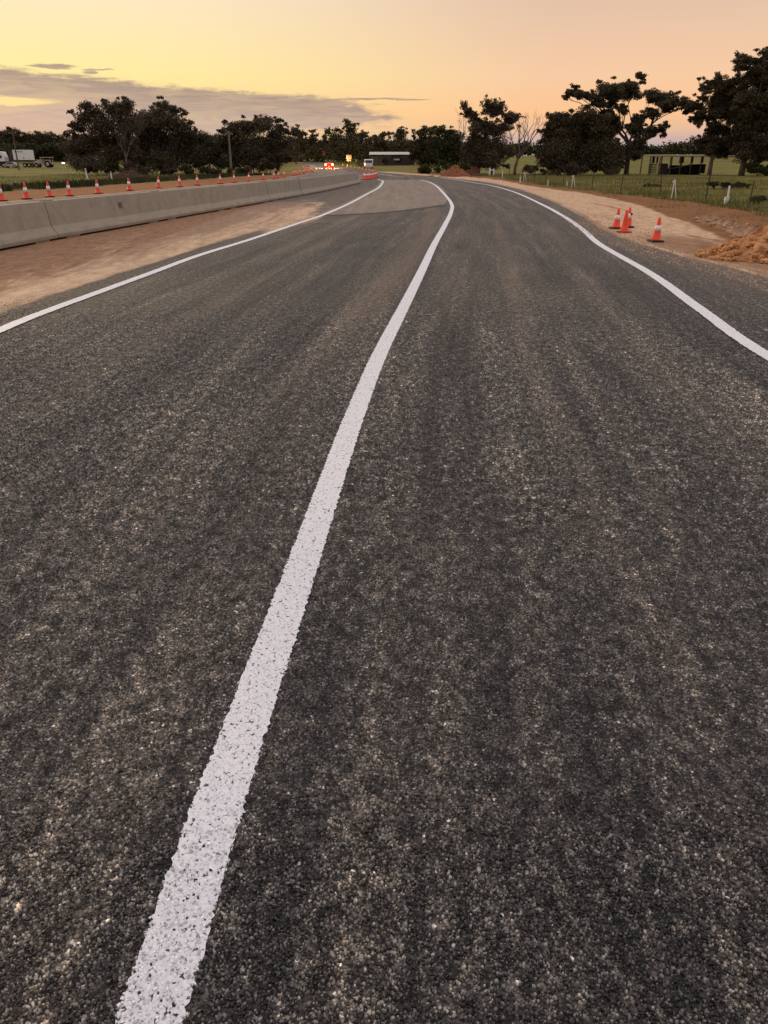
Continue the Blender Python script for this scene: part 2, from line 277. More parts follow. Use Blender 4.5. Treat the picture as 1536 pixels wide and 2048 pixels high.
TREES=[
('gum_tree', 'broad gum tree with pale bare trunk beside the brown dead bush', -31.55, 104, 0.22, 0.2, 0.8, 1, [(-4.74, 6.31, 1.2, 0.96), (-5.66, 5.12, 0.73, 0.76), (-3.12, 7.06, 1.44, 0.85), (-1.02, 7.06, 1.56, 0.95), (0.85, 7.59, 1.2, 0.74), (-2.49, 5.29, 2.42, 1.39), (0.57, 5.56, 2.18, 1.6), (-4.38, 3.65, 2.19, 1.42), (-1.41, 3.1, 2.32, 1.75), (-6.27, 2.55, 1.47, 1.43), (0.62, 2.82, 1.35, 1.65), (-4.3, 1.43, 2.46, 1.12)]),
('gum_tree', 'tall dense dark gum tree with small knobs of foliage on top', -28.46, 108, 0.28, 0.2, 1.0, 0, [(0.94, 7.87, 0.93, 0.72), (2.12, 7.32, 0.68, 0.5), (-0.76, 6.71, 2.0, 1.22), (1.63, 5.82, 2.07, 1.34), (-0.63, 3.73, 3.04, 2.03), (3.52, 4.69, 1.64, 1.13), (4.99, 4.24, 1.51, 0.85), (6.12, 3.56, 0.89, 0.62), (3.99, 2.53, 2.54, 1.6), (0.51, 1.6, 3.51, 1.27), (-1.89, 5.26, 1.51, 1.56), (-2.98, 1.72, 1.91, 1.15)]),
('gum_tree', 'low scrubby tree filling the gap beside the pale power pole', -24.42, 118, 0.12, 0.2, 1.0, 0, [(1.77, 4.11, 0.97, 0.5), (0.63, 2.99, 1.53, 0.87), (-0.85, 2.04, 1.81, 1.26), (1.55, 1.6, 1.81, 1.01)]),
('gum_tree', 'rounded dark tree standing behind the pale power pole', -17.52, 112, 0.2, 0.2, 1.0, 0, [(-1.9, 5.39, 1.44, 0.93), (0.08, 5.74, 1.57, 0.93), (2.04, 5.86, 1.69, 0.93), (2.99, 6.44, 0.78, 0.4), (3.98, 5.63, 0.78, 0.64), (-3.0, 3.87, 1.44, 1.17), (-0.07, 3.63, 2.76, 1.88), (3.23, 3.87, 1.83, 1.64), (1.12, 1.84, 3.05, 1.43), (3.99, 2.2, 1.05, 1.31), (-2.17, 1.96, 1.85, 1.31)]),
('gum_tree', 'rounded distant tree beside the uphill road', -24.46, 235, 0.25, 0.42, 1.0, 0, [(-0.31, 9.07, 1.64, 1.35), (1.43, 8.09, 1.37, 1.23), (-0.05, 5.86, 2.2, 2.23), (2.41, 5.36, 1.37, 1.74), (-2.16, 4.99, 1.38, 1.99), (0.09, 3.11, 3.05, 1.5)]),
('gum_tree', 'distant tree with one small tuft raised above its crown', -20.4, 250, 0.22, 0.42, 1.0, 0, [(-0.28, 9.42, 1.02, 0.45), (0.71, 8.5, 0.44, 0.39), (-0.95, 7.06, 2.05, 1.18), (1.66, 6.4, 1.75, 1.18), (0.12, 4.54, 3.53, 2.12)]),
('gum_tree', 'tallest distant tree with layered flat crown behind the orange work sign', -10.28, 235, 0.3, 0.42, 1.0, 0, [(0.6, 11.03, 1.23, 0.85), (2.09, 10.42, 0.96, 0.61), (1.25, 9.07, 1.78, 1.22), (2.05, 7.84, 1.23, 0.74), (-3.12, 9.44, 2.05, 0.43), (-5.19, 8.7, 1.09, 0.74), (-5.91, 7.59, 0.68, 0.74), (-2.91, 6.85, 2.47, 1.85), (0.23, 6.23, 2.76, 2.72), (-1.89, 3.61, 3.87, 2.0), (1.98, 3.74, 1.94, 2.0)]),
('gum_tree', 'small domed distant tree beside the tall layered tree', -6.36, 250, 0.2, 0.42, 1.0, 0, [(0.09, 8.5, 1.46, 0.92), (-0.95, 6.92, 1.75, 1.32), (1.97, 6.92, 1.61, 1.19), (0.48, 4.54, 2.65, 2.12)]),
('gum_tree', 'bushy distant tree behind the long pale-roofed shed', 0.0, 255, 0.2, 0.42, 1.0, 0, [(-2.38, 7.84, 1.34, 0.93), (0.0, 8.64, 1.34, 0.8), (1.34, 9.17, 0.74, 0.54), (-1.2, 6.22, 2.69, 1.88), (1.05, 5.68, 2.09, 1.89)]),
('gum_tree', 'round-topped distant tree at the end of the pale-roofed shed', 4.64, 245, 0.2, 0.42, 1.0, 0, [(0.35, 9.39, 1.43, 0.77), (-0.06, 8.11, 2.0, 1.28), (-1.19, 6.04, 2.01, 1.81), (1.39, 6.04, 1.72, 1.81), (-0.03, 4.22, 2.59, 1.82)]),
('gum_tree', 'dense mid green tree beside the long pale-roofed shed', 6.24, 128, 0.18, 0.26, 1.2, 2, [(-0.5, 5.54, 1.19, 0.6), (0.05, 4.33, 1.65, 1.21), (-1.12, 3.11, 1.05, 1.62), (0.77, 5.67, 1.04, 0.53), (0.33, 2.08, 1.96, 1.5)]),
('gum_tree', 'dense leafy tree growing behind the red soil heap', 9.07, 122, 0.2, 0.26, 1.2, 2, [(-1.11, 5.48, 0.99, 0.57), (0.1, 5.22, 1.0, 0.64), (-0.71, 4.01, 1.86, 1.28), (1.21, 4.2, 1.28, 1.02), (0.06, 2.25, 2.45, 1.56), (2.21, 2.52, 1.29, 1.55)]),
('gum_tree', 'sparse open gum tree standing behind the rust red cabin', 13.68, 106, 0.2, 0.2, 0.62, 1, [(-3.8, 7.6, 0.61, 0.43), (-3.28, 6.95, 0.68, 0.43), (-2.38, 6.18, 0.67, 0.49), (-1.38, 8.03, 0.55, 0.54), (-0.48, 7.16, 0.92, 0.87), (0.58, 7.81, 0.43, 0.49), (0.76, 6.95, 0.49, 0.43), (2.5, 6.62, 0.73, 0.38), (2.05, 5.96, 0.68, 0.66), (-2.57, 4.97, 0.68, 0.39), (-0.92, 5.36, 1.1, 0.77), (0.64, 4.97, 1.11, 0.88), (-1.87, 3.41, 1.49, 1.12), (0.14, 2.96, 1.62, 1.34), (-2.94, 2.28, 1.25, 1.24), (-0.71, 1.43, 1.88, 1.02)]),
('gum_tree', 'dense dark bushy tree low beside the umbrella shaped gum', 23.64, 104, 0.2, 0.2, 1.0, 0, [(-2.94, 6.31, 0.97, 0.64), (-3.53, 4.91, 0.9, 0.65), (-1.19, 5.66, 1.57, 1.08), (0.41, 6.52, 1.2, 0.75), (2.12, 6.31, 1.08, 0.64), (3.43, 4.91, 0.97, 0.75), (-1.72, 3.65, 2.2, 1.42), (1.35, 4.58, 2.18, 1.62), (0.3, 1.82, 3.07, 1.45), (2.8, 2.55, 2.57, 1.87), (-3.29, 2.16, 1.35, 1.44), (4.3, 1.26, 0.98, 1.12), (-1.32, 0.87, 2.46, 0.79)]),
('gum_tree', 'tall umbrella shaped gum tree with bare forked trunk', 30.23, 105, 0.3, 0.19, 0.95, 0, [(-7.59, 9.56, 0.48, 0.31), (-7.81, 8.82, 0.42, 0.47), (-6.5, 8.92, 1.08, 0.43), (-4.88, 8.92, 1.08, 0.48), (-3.46, 9.61, 1.08, 0.73), (-2.19, 9.03, 1.32, 0.68), (-0.39, 10.4, 0.59, 0.57), (-0.37, 9.35, 1.44, 0.84), (1.44, 8.82, 1.08, 0.58), (3.29, 8.5, 1.08, 0.64), (4.83, 8.29, 0.96, 0.63), (5.9, 7.65, 0.42, 0.53), (4.36, 7.43, 0.78, 0.48), (2.62, 7.75, 0.72, 0.43), (3.19, 5.48, 0.74, 0.33), (2.33, 4.72, 0.79, 0.49), (3.71, 4.5, 0.37, 0.33), (1.12, 3.73, 0.86, 0.44), (-2.8, 7.65, 1.08, 0.37), (-1.34, 7.11, 0.66, 0.48), (0.88, 6.35, 0.73, 0.49), (-1.12, 2.95, 0.62, 0.66), (0.47, 2.16, 0.55, 0.56), (-4.62, 7.65, 0.85, 0.32), (-2.06, 5.59, 0.85, 0.55), (1.38, 4.94, 0.73, 0.49), (-3.25, 6.35, 0.85, 0.49), (-2.4, 4.39, 0.73, 0.66), (-0.3, 5.16, 0.73, 0.54), (1.27, 2.61, 0.62, 0.56), (-1.57, 1.6, 0.62, 0.56), (2.03, 6.79, 0.73, 0.43), (-3.91, 8.29, 0.85, 0.37)]),
('gum_tree', 'leaning gum tree with pale trunk at the end of the open farm shelter', 40.23, 104, 0.24, 0.19, 0.95, 0, [(-2.61, 10.47, 0.21, 0.13), (-3.01, 10.42, 0.14, 0.1), (-0.83, 10.42, 0.53, 0.46), (-1.59, 9.69, 0.72, 0.36), (-2.41, 8.96, 0.66, 0.36), (-0.07, 9.48, 1.31, 0.73), (-0.12, 8.12, 1.79, 0.73), (-2.29, 7.59, 0.71, 0.42), (-3.41, 7.48, 0.6, 0.48), (-3.67, 6.84, 0.36, 0.43), (-2.2, 6.31, 1.33, 0.48), (-0.86, 5.56, 0.85, 0.37), (-2.69, 5.66, 0.42, 0.27), (1.01, 6.9, 1.56, 0.95), (-1.75, 3.71, 0.85, 0.54), (-0.05, 3.71, 1.46, 0.76), (1.47, 2.71, 1.35, 0.78), (0.4, 5.29, 0.96, 0.54), (-0.87, 2.82, 0.86, 0.5), (-0.8, 6.9, 0.97, 0.53), (1.68, 4.91, 0.97, 0.65), (0.71, 8.49, 1.19, 0.63), (-0.37, 4.47, 0.85, 0.44)]),
('gum_tree', 'tallest spreading gum tree at the paddock edge', 42.91, 101, 0.34, 0.19, 0.95, 0, [(-1.93, 12.45, 0.79, 0.49), (-0.09, 12.59, 0.91, 0.44), (-2.95, 11.21, 0.74, 0.45), (-1.16, 11.41, 1.37, 0.49), (0.74, 11.06, 1.02, 0.79), (-1.42, 9.81, 1.49, 0.7), (0.84, 9.46, 1.15, 0.8), (-0.55, 8.29, 1.63, 0.81), (1.88, 7.78, 1.16, 1.02), (-0.79, 6.59, 1.51, 0.93), (1.6, 5.7, 1.53, 1.15), (-0.98, 4.49, 1.18, 0.74), (0.68, 3.59, 1.77, 1.06), (3.1, 3.32, 1.54, 1.28), (-0.6, 2.52, 1.43, 0.86), (3.01, 10.56, 1.72, 1.29), (4.25, 7.52, 2.09, 1.53), (5.23, 4.39, 2.12, 1.57), (1.86, 2.14, 1.43, 0.65), (-0.29, 10.46, 1.03, 0.5), (-1.7, 8.29, 0.92, 0.61), (-1.55, 5.96, 0.82, 0.63), (0.24, 7.26, 1.16, 0.72), (0.07, 5.18, 1.17, 0.73)]),
('gum_tree', 'distant hilltop tree above the parked trucks', -151.06, 340, 0.2, 0.55, 1.0, 0, [(1.17, 11.34, 3.17, 1.96), (-0.82, 9.38, 2.54, 1.96), (2.28, 8.98, 2.55, 1.97), (0.29, 7.01, 3.19, 1.97)]),
('gum_tree', 'distant hilltop tree above the parked trucks', -146.66, 340, 0.2, 0.55, 1.0, 0, [(1.2, 11.7, 2.38, 1.77), (-0.34, 9.91, 1.9, 1.79), (1.97, 9.56, 1.91, 1.78), (0.42, 7.76, 2.39, 1.8)]),
('gum_tree', 'distant hilltop tree above the parked trucks', -141.87, 340, 0.2, 0.55, 1.0, 0, [(0.96, 10.63, 1.99, 1.25), (-0.27, 9.38, 1.59, 1.25), (1.67, 9.13, 1.59, 1.25), (0.44, 7.87, 1.99, 1.26)]),
('gum_tree', 'distant hilltop tree above the parked trucks', -137.87, 340, 0.2, 0.55, 1.0, 0, [(0.93, 10.63, 2.78, 1.25), (-0.69, 9.38, 2.23, 1.25), (2.05, 9.13, 2.22, 1.25), (0.42, 7.87, 2.79, 1.26)]),
('gum_tree', 'distant hilltop tree above the parked trucks', -133.88, 340, 0.2, 0.55, 1.0, 0, [(0.94, 10.81, 1.99, 1.07), (-0.24, 9.74, 1.59, 1.07), (1.71, 9.52, 1.59, 1.07), (0.52, 8.45, 1.99, 1.07)]),
('gum_tree', 'distant hilltop tree above the parked trucks', -129.68, 340, 0.2, 0.55, 1.0, 0, [(0.79, 10.09, 1.39, 0.9), (-0.07, 9.2, 1.12, 0.89), (1.29, 9.02, 1.12, 0.89), (0.44, 8.12, 1.4, 0.9)]),
('gum_tree', 'distant hilltop tree above the parked trucks', -126.08, 340, 0.2, 0.55, 1.0, 0, [(0.52, 8.66, 1.59, 1.43), (-0.52, 7.22, 1.27, 1.44), (1.02, 6.94, 1.28, 1.43), (-0.02, 5.49, 1.6, 1.45)])]


# ------------------------------------------------------------------ materials
def sandcol(t):
    gnz = t.noise(t.pos, 3.3, 6, .7)
    c = t.mix(t.noise(t.pos, 2.4, 6, .62), (.46,.295,.175), (.72,.50,.315))
    c = t.mix(t.ss(t.m('ADD', t.noise(t.vscale(t.pos, (1.5,.22,1)), .9, 6, .68, .7), t.m('MULTIPLY', t.attr('clay'), .34)), .50, .78), c, t.mix(gnz, (.22,.12,.066), (.40,.24,.14)))
    c = t.mix(1.0, c, t.ramp(t.noise(t.pos, 34.0, 4, .75), [(.3, (.55,.54,.53)), (.5, (1,1,1)), (.7, (1.4,1.38,1.34))]), 'MULTIPLY')
    return t.mix(1.0, c, t.ramp(t.noise(t.vscale(t.pos, (1,.4,1)), 5.5, 5, .7, .3), [(.32, (.68,.66,.64)), (.5, (1,1,1)), (.7, (1.22,1.2,1.18))]), 'MULTIPLY')
def asphalt(name, stone=(.074,.068,.060), old=0.0):
    m, t = newmat(name)
    vz = t.n('ShaderNodeTexVoronoi', {'Vector': t.pos, 'Scale': 105.0, 'Randomness': 1.0})
    rnd = t.n('ShaderNodeSeparateXYZ', {0: vz.outputs['Color']}).outputs[0]
    d = vz.outputs['Distance']
    clump = t.noise(t.vscale(t.pos, (1, .62, 1)), 19.0, 4, .68)
    cl2 = t.noise(t.pos, 62.0, 2, .6)
    lv = t.n('ShaderNodeCombineXYZ', {0: t.attr('lat'), 1: t.m('MULTIPLY', t.n('ShaderNodeSeparateXYZ', {0: t.pos}).outputs[1], .055), 2: 1.3}).outputs[0]
    big = t.noise(lv, 3.4, 6, .68, .25)
    blot = t.noise(t.pos, .55, 3, .6)
    sc = t.mix(rnd, tuple(q*.34 for q in stone), tuple(q*1.75 for q in stone))
    sc = t.mix(t.ss(rnd, .982, .99), sc, (.55,.52,.47))
    c = t.mix(t.ss(d, .48, .78), sc, (.012,.011,.010))
    c = t.mix(1.0, c, t.ramp(clump, [(.28, (.10,.095,.09)), (.45, (.66,.65,.65)), (.57, (1.4,1.36,1.3)), (.74, (3.3,3.15,2.9))]), 'MULTIPLY')
    c = t.mix(1.0, c, t.ramp(cl2, [(.3, (.5,.5,.5)), (.5, (1,1,1)), (.7, (1.7,1.65,1.6))]), 'MULTIPLY')
    c = t.mix(1.0, c, t.ramp(big, [(.30, (.36,.36,.40)), (.46, (.80,.80,.82)), (.55, (1.12,1.09,1.05)), (.68, (1.85,1.74,1.6))]), 'MULTIPLY')
    c = t.mix(1.0, c, t.ramp(blot, [(.3, (.8,.8,.83)), (.7, (1.2,1.18,1.14))]), 'MULTIPLY')
    dn = t.noise(t.vscale(t.pos, (2.2, .5, 1)), 2.2, 6, .75, .5)
    dust = t.m('MULTIPLY', t.attr('dust'), t.m('ADD', t.m('MULTIPLY', dn, 1.3), .35), clamp=True)
    dust = t.m('MULTIPLY', t.m('MULTIPLY', dust, .85), t.ss(t.m('ADD', t.m('MULTIPLY', clump, .6), t.m('MULTIPLY', cl2, .4)), .32, .62))
    c = t.mix(dust, c, t.mix(dn, (.155,.112,.078), (.27,.195,.135)))
    sand = t.ss(t.m('ADD', t.attr('sand'), t.m('MULTIPLY', t.m('SUBTRACT', t.noise(t.vscale(t.pos, (1,.5,1)), 1.3, 7, .74), .5), 1.3)), .30, .75)
    c = t.mix(sand, c, sandcol(t))
    if old: c = t.mix(old, c, t.mix(big, (.17,.128,.10), (.42,.325,.25)))
    t.set(t.b.inputs['Base Color'], c); t.b.inputs['Roughness'].default_value = .72; t.b.inputs['Specular IOR Level'].default_value = .3
    h = t.m('SUBTRACT', t.m('MULTIPLY', rnd, .5), d)
    bump(t, t.m('ADD', h, t.m('MULTIPLY', clump, 1.2)), .8, .006)
    return m
M_ROAD = asphalt('chip_seal')
M_OLDROAD = asphalt('worn_seal', (.11,.095,.08), .30)
M_PATCH = asphalt('faded_seal', (.16,.132,.106), .5)
m, t = newmat('stone_chip')
tone = t.attr('tone')
c = t.mix(tone, (.014,.0130,.012), (.335,.312,.275))
c = t.mix(t.ss(tone, .991, .994), c, (.62,.58,.52))
c = t.mix(1.0, c, t.ramp(t.noise(t.vscale(t.pos, (1,.62,1)), 19.0, 4, .68), [(.28, (.12,.115,.11)), (.46, (.72,.71,.70)), (.57, (1.25,1.22,1.17)), (.74, (2.6,2.5,2.3))]), 'MULTIPLY')
c = t.mix(1.0, c, t.ramp(t.noise(t.pos, 48.0, 2, .6), [(.3, (.45,.45,.45)), (.5, (1,1,1)), (.7, (1.8,1.75,1.65))]), 'MULTIPLY')
lv = t.n('ShaderNodeCombineXYZ', {0: t.attr('lat'), 1: t.m('MULTIPLY', t.n('ShaderNodeSeparateXYZ', {0: t.pos}).outputs[1], .055), 2: 1.3}).outputs[0]
c = t.mix(1.0, c, t.ramp(t.noise(lv, 3.4, 6, .68, .25), [(.30, (.36,.36,.40)), (.46, (.80,.80,.82)), (.55, (1.12,1.09,1.05)), (.68, (1.85,1.74,1.6))]), 'MULTIPLY')
c = t.mix(t.m('MULTIPLY', t.attr('dust'), t.ss(t.noise(t.pos, 14.0, 5, .7), .35, .75)), c, (.25,.195,.145))
t.set(t.b.inputs['Base Color'], c); t.b.inputs['Roughness'].default_value = .55; t.b.inputs['Specular IOR Level'].default_value = .4
M_CHIP = m
m, t = newmat('painted_chip')
c = t.mix(t.attr('tone'), (.88,.87,.86), (.36,.35,.35))
c = t.mix(t.ss(t.attr('bare'), .5, .52), c, (.03,.028,.025))
t.set(t.b.inputs['Base Color'], c); t.b.inputs['Roughness'].default_value = .5
M_PCHIP = m
m, t = newmat('road_paint')
vz = t.n('ShaderNodeTexVoronoi', {'Vector': t.pos, 'Scale': 105.0})
wn = t.noise(t.pos, 55.0, 3, .6)
w = t.ss(t.m('ADD', vz.outputs['Distance'], t.m('MULTIPLY', t.m('SUBTRACT', wn, .5), .9)), .72, .92)
c = t.mix(t.noise(t.pos, 70.0, 4, .7), (.60,.59,.59), (.93,.92,.91))
c = t.mix(w, c, (.05,.046,.042))
t.set(t.b.inputs['Base Color'], c); t.b.inputs['Roughness'].default_value = .55
bump(t, vz.outputs['Distance'], .5, -.004)
M_PAINT = m

m, t = newmat('earth_and_grass')
sandc = sandcol(t)
redc = t.mix(t.noise(t.vscale(t.pos, (1,.5,1)), 1.4, 6, .65), (.17,.075,.032), (.40,.185,.085))
brc = t.mix(t.noise(t.pos, 1.1, 6, .65), (.13,.060,.024), (.35,.168,.068))
gn = t.noise(t.vscale(t.pos, (.6,1,1)), .22, 6, .68, .5)
gf = t.noise(t.pos, 3.0, 4, .7)
grc = t.ramp(gn, [(.25, (.048,.058,.008)), (.45, (.115,.115,.022)), (.60, (.22,.18,.048)), (.78, (.31,.24,.085))])
grc = t.mix(1.0, grc, t.ramp(gf, [(.25, (.45,.45,.45)), (.5, (1,1,1)), (.75, (1.5,1.5,1.4))]), 'MULTIPLY')
edge = t.m('MULTIPLY', t.m('SUBTRACT', t.noise(t.vscale(t.pos, (1,.6,1)), .9, 7, .74), .5), 1.35)
def wgt(a): return t.ss(t.m('ADD', t.attr(a), edge), .32, .68)
c = t.mix(wgt('brown'), grc, brc); c = t.mix(wgt('red'), c, redc)
c = t.mix(1.0, c, t.ramp(t.noise(t.pos, 34.0, 4, .75), [(.3, (.55,.54,.53)), (.5, (1,1,1)), (.7, (1.4,1.38,1.34))]), 'MULTIPLY')
c = t.mix(wgt('sand'), c, sandc)
t.set(t.b.inputs['Base Color'], c); t.b.inputs['Roughness'].default_value = .95; t.b.inputs['Specular IOR Level'].default_value = .1
bump(t, t.m('ADD', t.noise(t.pos, 6.0, 6, .7), t.m('MULTIPLY', t.noise(t.pos, 40.0, 3, .6), .3)), .7, .06)
M_GROUND = m

def simple(name, a, b=None, scale=8.0, rough=.8, spec=.25, metal=0, bmp=0, bd=.01, stretch=(1,1,1), dirt=None):
    m, t = newmat(name)
    if b is None: b = tuple(q*.8 for q in a)
    n1 = t.noise(t.vscale(t.pos, stretch), scale, 5, .6)
    c = t.mix(t.ss(n1, .3, .7), b, a)
    if dirt: c = t.mix(t.m('MULTIPLY', t.ss(t.noise(t.pos, scale*.37, 5, .7), .48, .72), .75), c, dirt)
    t.set(t.b.inputs['Base Color'], c); t.b.inputs['Roughness'].default_value = rough; t.b.inputs['Specular IOR Level'].default_value = spec
    t.b.inputs['Metallic'].default_value = metal
    if bmp: bump(t, n1, bmp, bd)
    return m
def emit(name, c, s):
    m, t = newmat(name); t.set(t.b.inputs['Base Color'], col(c)); t.set(t.b.inputs['Emission Color'], col(c)); t.b.inputs['Emission Strength'].default_value = s
    return m
m, t = newmat('barrier_concrete')
n1 = t.noise(t.pos, 2.2, 6, .65); n2 = t.noise(t.vscale(t.pos, (1, 6, .7)), 1.6, 5, .65)
c = t.mix(n1, (.275,.232,.168), (.42,.355,.26)); c = t.mix(t.m('MULTIPLY', t.ss(n2, .5, .75), .5), c, (.13,.115,.095))
gz = t.n('ShaderNodeSeparateXYZ', {0: t.pos}).outputs[2]
c = t.mix(t.m('MULTIPLY', t.ss(t.m('ADD', gz, t.m('MULTIPLY', n1, .16)), .26, .08), .55), c, (.25,.15,.09))
c = t.mix(t.ss(t.noise(t.pos, 120.0, 2), .68, .74), c, (.08,.07,.06))
t.set(t.b.inputs['Base Color'], c); t.b.inputs['Roughness'].default_value = .9
bump(t, t.m('ADD', n1, t.m('MULTIPLY', t.noise(t.pos, 70.0, 3), .4)), .35, .01)
M_CONC = m
M_CONE = simple('cone_orange', (.90,.070,.018), (.74,.055,.016), 9, .5, .4, dirt=(.46,.12,.05))
M_BAND = simple('cone_band', (.82,.78,.72), (.66,.62,.57), 12, .4, .5, dirt=(.45,.36,.28))
M_CBASE = simple('cone_base', (.035,.028,.024), None, 9, .7)
M_CBASEO = simple('cone_base_orange', (.55,.07,.03), None, 9, .6)
M_BARK = simple('bark', (.17,.135,.105), (.055,.04,.03), 3.0, .95, .1, bmp=.5, bd=.03, stretch=(2,2,.4))
M_BARKP = simple('pale_bark', (.30,.25,.20), (.10,.075,.055), 2.0, .9, .1, bmp=.4, bd=.03, stretch=(2,2,.4))
def leafmat(name, a, b):
    m, t = newmat(name); c = t.mix(t.attr('tone'), a, b)
    t.set(t.b.inputs['Base Color'], c); t.b.inputs['Roughness'].default_value = .7; t.b.inputs['Specular IOR Level'].default_value = .12
    return m
M_LEAF = [leafmat('leaf_dark', (.028,.022,.012), (.125,.100,.052)), leafmat('leaf_brown', (.036,.027,.016), (.135,.100,.060)), leafmat('leaf_green', (.022,.025,.009), (.095,.092,.034))]
M_GRASS = leafmat('grass_blade', (.065,.072,.014), (.34,.275,.10))
M_DRY = leafmat('dry_blade', (.07,.045,.02), (.24,.17,.085))
M_SOIL = simple('orange_soil', (.62,.33,.145), (.30,.125,.045), 4.0, .95, .1, bmp=.9, bd=.05)
M_RSOIL = simple('red_soil', (.30,.12,.055), (.15,.055,.025), 3.0, .95, .1, bmp=.9, bd=.08)
M_DSOIL = simple('brown_litter', (.11,.06,.033), (.045,.025,.014), 3.0, .95, .1, bmp=.9, bd=.05)
M_ROCK = simple('pale_rubble', (.56,.41,.28), (.38,.245,.15), 7.0, .9, .1, bmp=.5)
M_WHITE = simple('white_paint', (.80,.77,.70), (.66,.62,.54), 6.0, .5, .4)
M_WOOD = simple('grey_timber', (.17,.14,.11), (.08,.06,.045), 4.0, .9, .1, bmp=.4, stretch=(1,1,.2))
M_DARKSTEEL = simple('dark_steel', (.035,.030,.026), (.055,.035,.024), 8.0, .7, .3)
M_RUST = simple('rust_red_sheet', (.30,.085,.045), (.20,.055,.03), 2.0, .8, .2, dirt=(.12,.05,.03))
M_ROOF = simple('pale_roof_sheet', (.55,.52,.50), (.40,.37,.35), 2.0, .5, .4)
M_WALL = simple('dim_wall', (.055,.046,.040), (.035,.030,.026), 1.0, .9)
M_DARK = simple('dark_gap', (.012,.010,.009), None, 5.0, .9)
M_CARP = simple('car_paint_red', (.16,.012,.010), None, 5.0, .25, .5)
M_VANP = simple('van_paint_white', (.78,.76,.72), (.70,.67,.62), 3.0, .3, .5)
M_GLASS = simple('vehicle_glass', (.012,.012,.014), None, 3.0, .08, .6)
M_TYRE = simple('tyre', (.02,.018,.017), None, 9.0, .9)
M_TAIL = emit('tail_lamp', (1.0,.10,.03), 26.0)
M_BRAKE = emit('brake_strip', (1.0,.03,.02), 10.0)
M_HEAD = emit('head_lamp', (1.0,.92,.62), 14.0)
M_AMBER = emit('amber_lamp', (1.0,.55,.28), 5.0)
M_SIGNW = simple('sign_white', (.85,.80,.72), None, 5.0, .35, .5)
M_SIGNO = simple('sign_orange', (.85,.28,.05), None, 5.0, .35, .5)
M_SIGNY = simple('sign_yellow', (.85,.66,.10), None, 5.0, .35, .5)
M_INK = simple('sign_ink', (.02,.02,.02), None, 5.0, .6)
M_TANP = simple('pale_tan_paint', (.50,.42,.32), (.34,.27,.20), 3.0, .6)
M_TRUCKD = simple('truck_dark', (.06,.045,.04), None, 3.0, .6)
M_LETTER = simple('faded_lettering', (.30,.20,.19), None, 30.0, .7)

# ------------------------------------------------------------------ the setting
def graded(*segs):
    out = [np.arange(a, b, s) for a, b, s in segs]; return np.concatenate(out+[[segs[-1][1]]])
gy = graded((-8,40,.25),(40,100,.6),(100,200,2),(200,500,8),(500,3000,100))
gxp = graded((0,20,.25),(20,60,1.0),(60,220,6),(220,2600,100)); gx = np.concatenate([-gxp[:0:-1], gxp])
X, Y = np.meshgrid(gx, gy)
Z = terrain(X, Y)+rough(X, Y)-.012
onl = sstep(X-(XB(Y)-.9), 0, .6)
sand_l = onl*sstep(XL(Y)+1.0-X, 0, .4)*(Y < 66)
near_ = sstep(-Y, -19.5, -15.5)*sstep(X-XR(Y), .3, 1.0)
sand_r = sstep(X-(XR(Y)-1.2), 0, .3)*sstep(RB(Y)-X, -.35, .45)*(Y < 140)*(1-.62*near_)
redl = sstep(X-LD1(Y), -.6, .6)*sstep(-(X-OR_(Y)), -1.5, -.5)*sstep(Y, 330, 250)
brown = np.maximum(sstep(X-(RB(Y)-.6), -.3, .3), near_)*sstep(RC(Y)-X, -1.3, 1.0)*(Y < 140)
strip = np.exp(-((Y-61)/5.0)**2)*sstep(X, -32, -30)*sstep(-X, 25.0, 27.0)*.9
ground = link('ground', gridmesh('ground', np.stack([X, Y, Z], -1), {'sand': np.clip(sand_l+sand_r+.62*strip, 0, 1), 'red': redl*(1-onl*(Y < 66)), 'brown': brown, 'clay': (.30+.70*sstep(XS(Y)-X, .3, 2.6))*(X < 0)+.75*(X > 0)*sstep(Y, 22, 16)}), M_GROUND)
tag(ground, kind='structure')

LAT = [(-2.75, .15, .65), (-2.35, .18, .55), (-.45, .20, .95), (-.80, .12, .4), (1.55, .12, .85), (1.85, .10, .40), (2.55, .18, .5), (.45, .10, .40), (.85, .09, .3)]
def lateral_dust(x, y):
    """tyre-borne dust in bands along the lanes"""
    u = x-CC(np.clip(y, -1.5, 77)); dsum = np.zeros_like(u)
    fade = sstep(y, 1.5, 7.0)
    for k, (c0, w0, a) in enumerate(LAT):
        wob_ = (vnoise(y*.12, y*0+k*7.3, 5+k)-.5)*.5
        dsum = dsum+a*np.exp(-((u-c0-wob_)/w0)**2)*(.45+.9*vnoise(y*.3, y*0+k*3.1, 11+k))
    return dsum*(.16+.66*fade)+.20*sstep(y, 18, 55)
def strip_mesh(name, fl, fr, ys, nx, z):
    u = np.linspace(0, 1, nx)[None, :]; yy = np.repeat(ys[:, None], nx, 1)
    xx = fl(ys)[:, None]*(1-u)+fr(ys)[:, None]*u
    return xx, yy, terrain(xx, yy)+z
ys = graded((-8,60,.3),(60,185,1.0))
xx, yy, zz = strip_mesh('road', XL, XR, ys, 90, .004); ll_ = xofy(LINE_L)
el_ = xx-XL(yy); es_ = xx-XS(yy); er_ = XR(yy)-xx
lefts = (1-sstep(xx, ll_(yy)-.1, ll_(yy)+.35))
fadeL = 1-sstep(yy, 24, 46)
sand_s = sstep(-es_, -.12, .30)*fadeL
sand = np.maximum(np.maximum(sand_s, lefts*sstep(yy, 17, 22)*fadeL*.55), np.exp(-(er_/.24)**2)*.95*(yy < 140))
dpatch = .75*np.exp(-((xx+2.6)/1.6)**2-((yy-24.0)/2.2)**2) + .8*np.exp(-((er_-.35)/.7)**2)*sstep(yy, 30, 14)
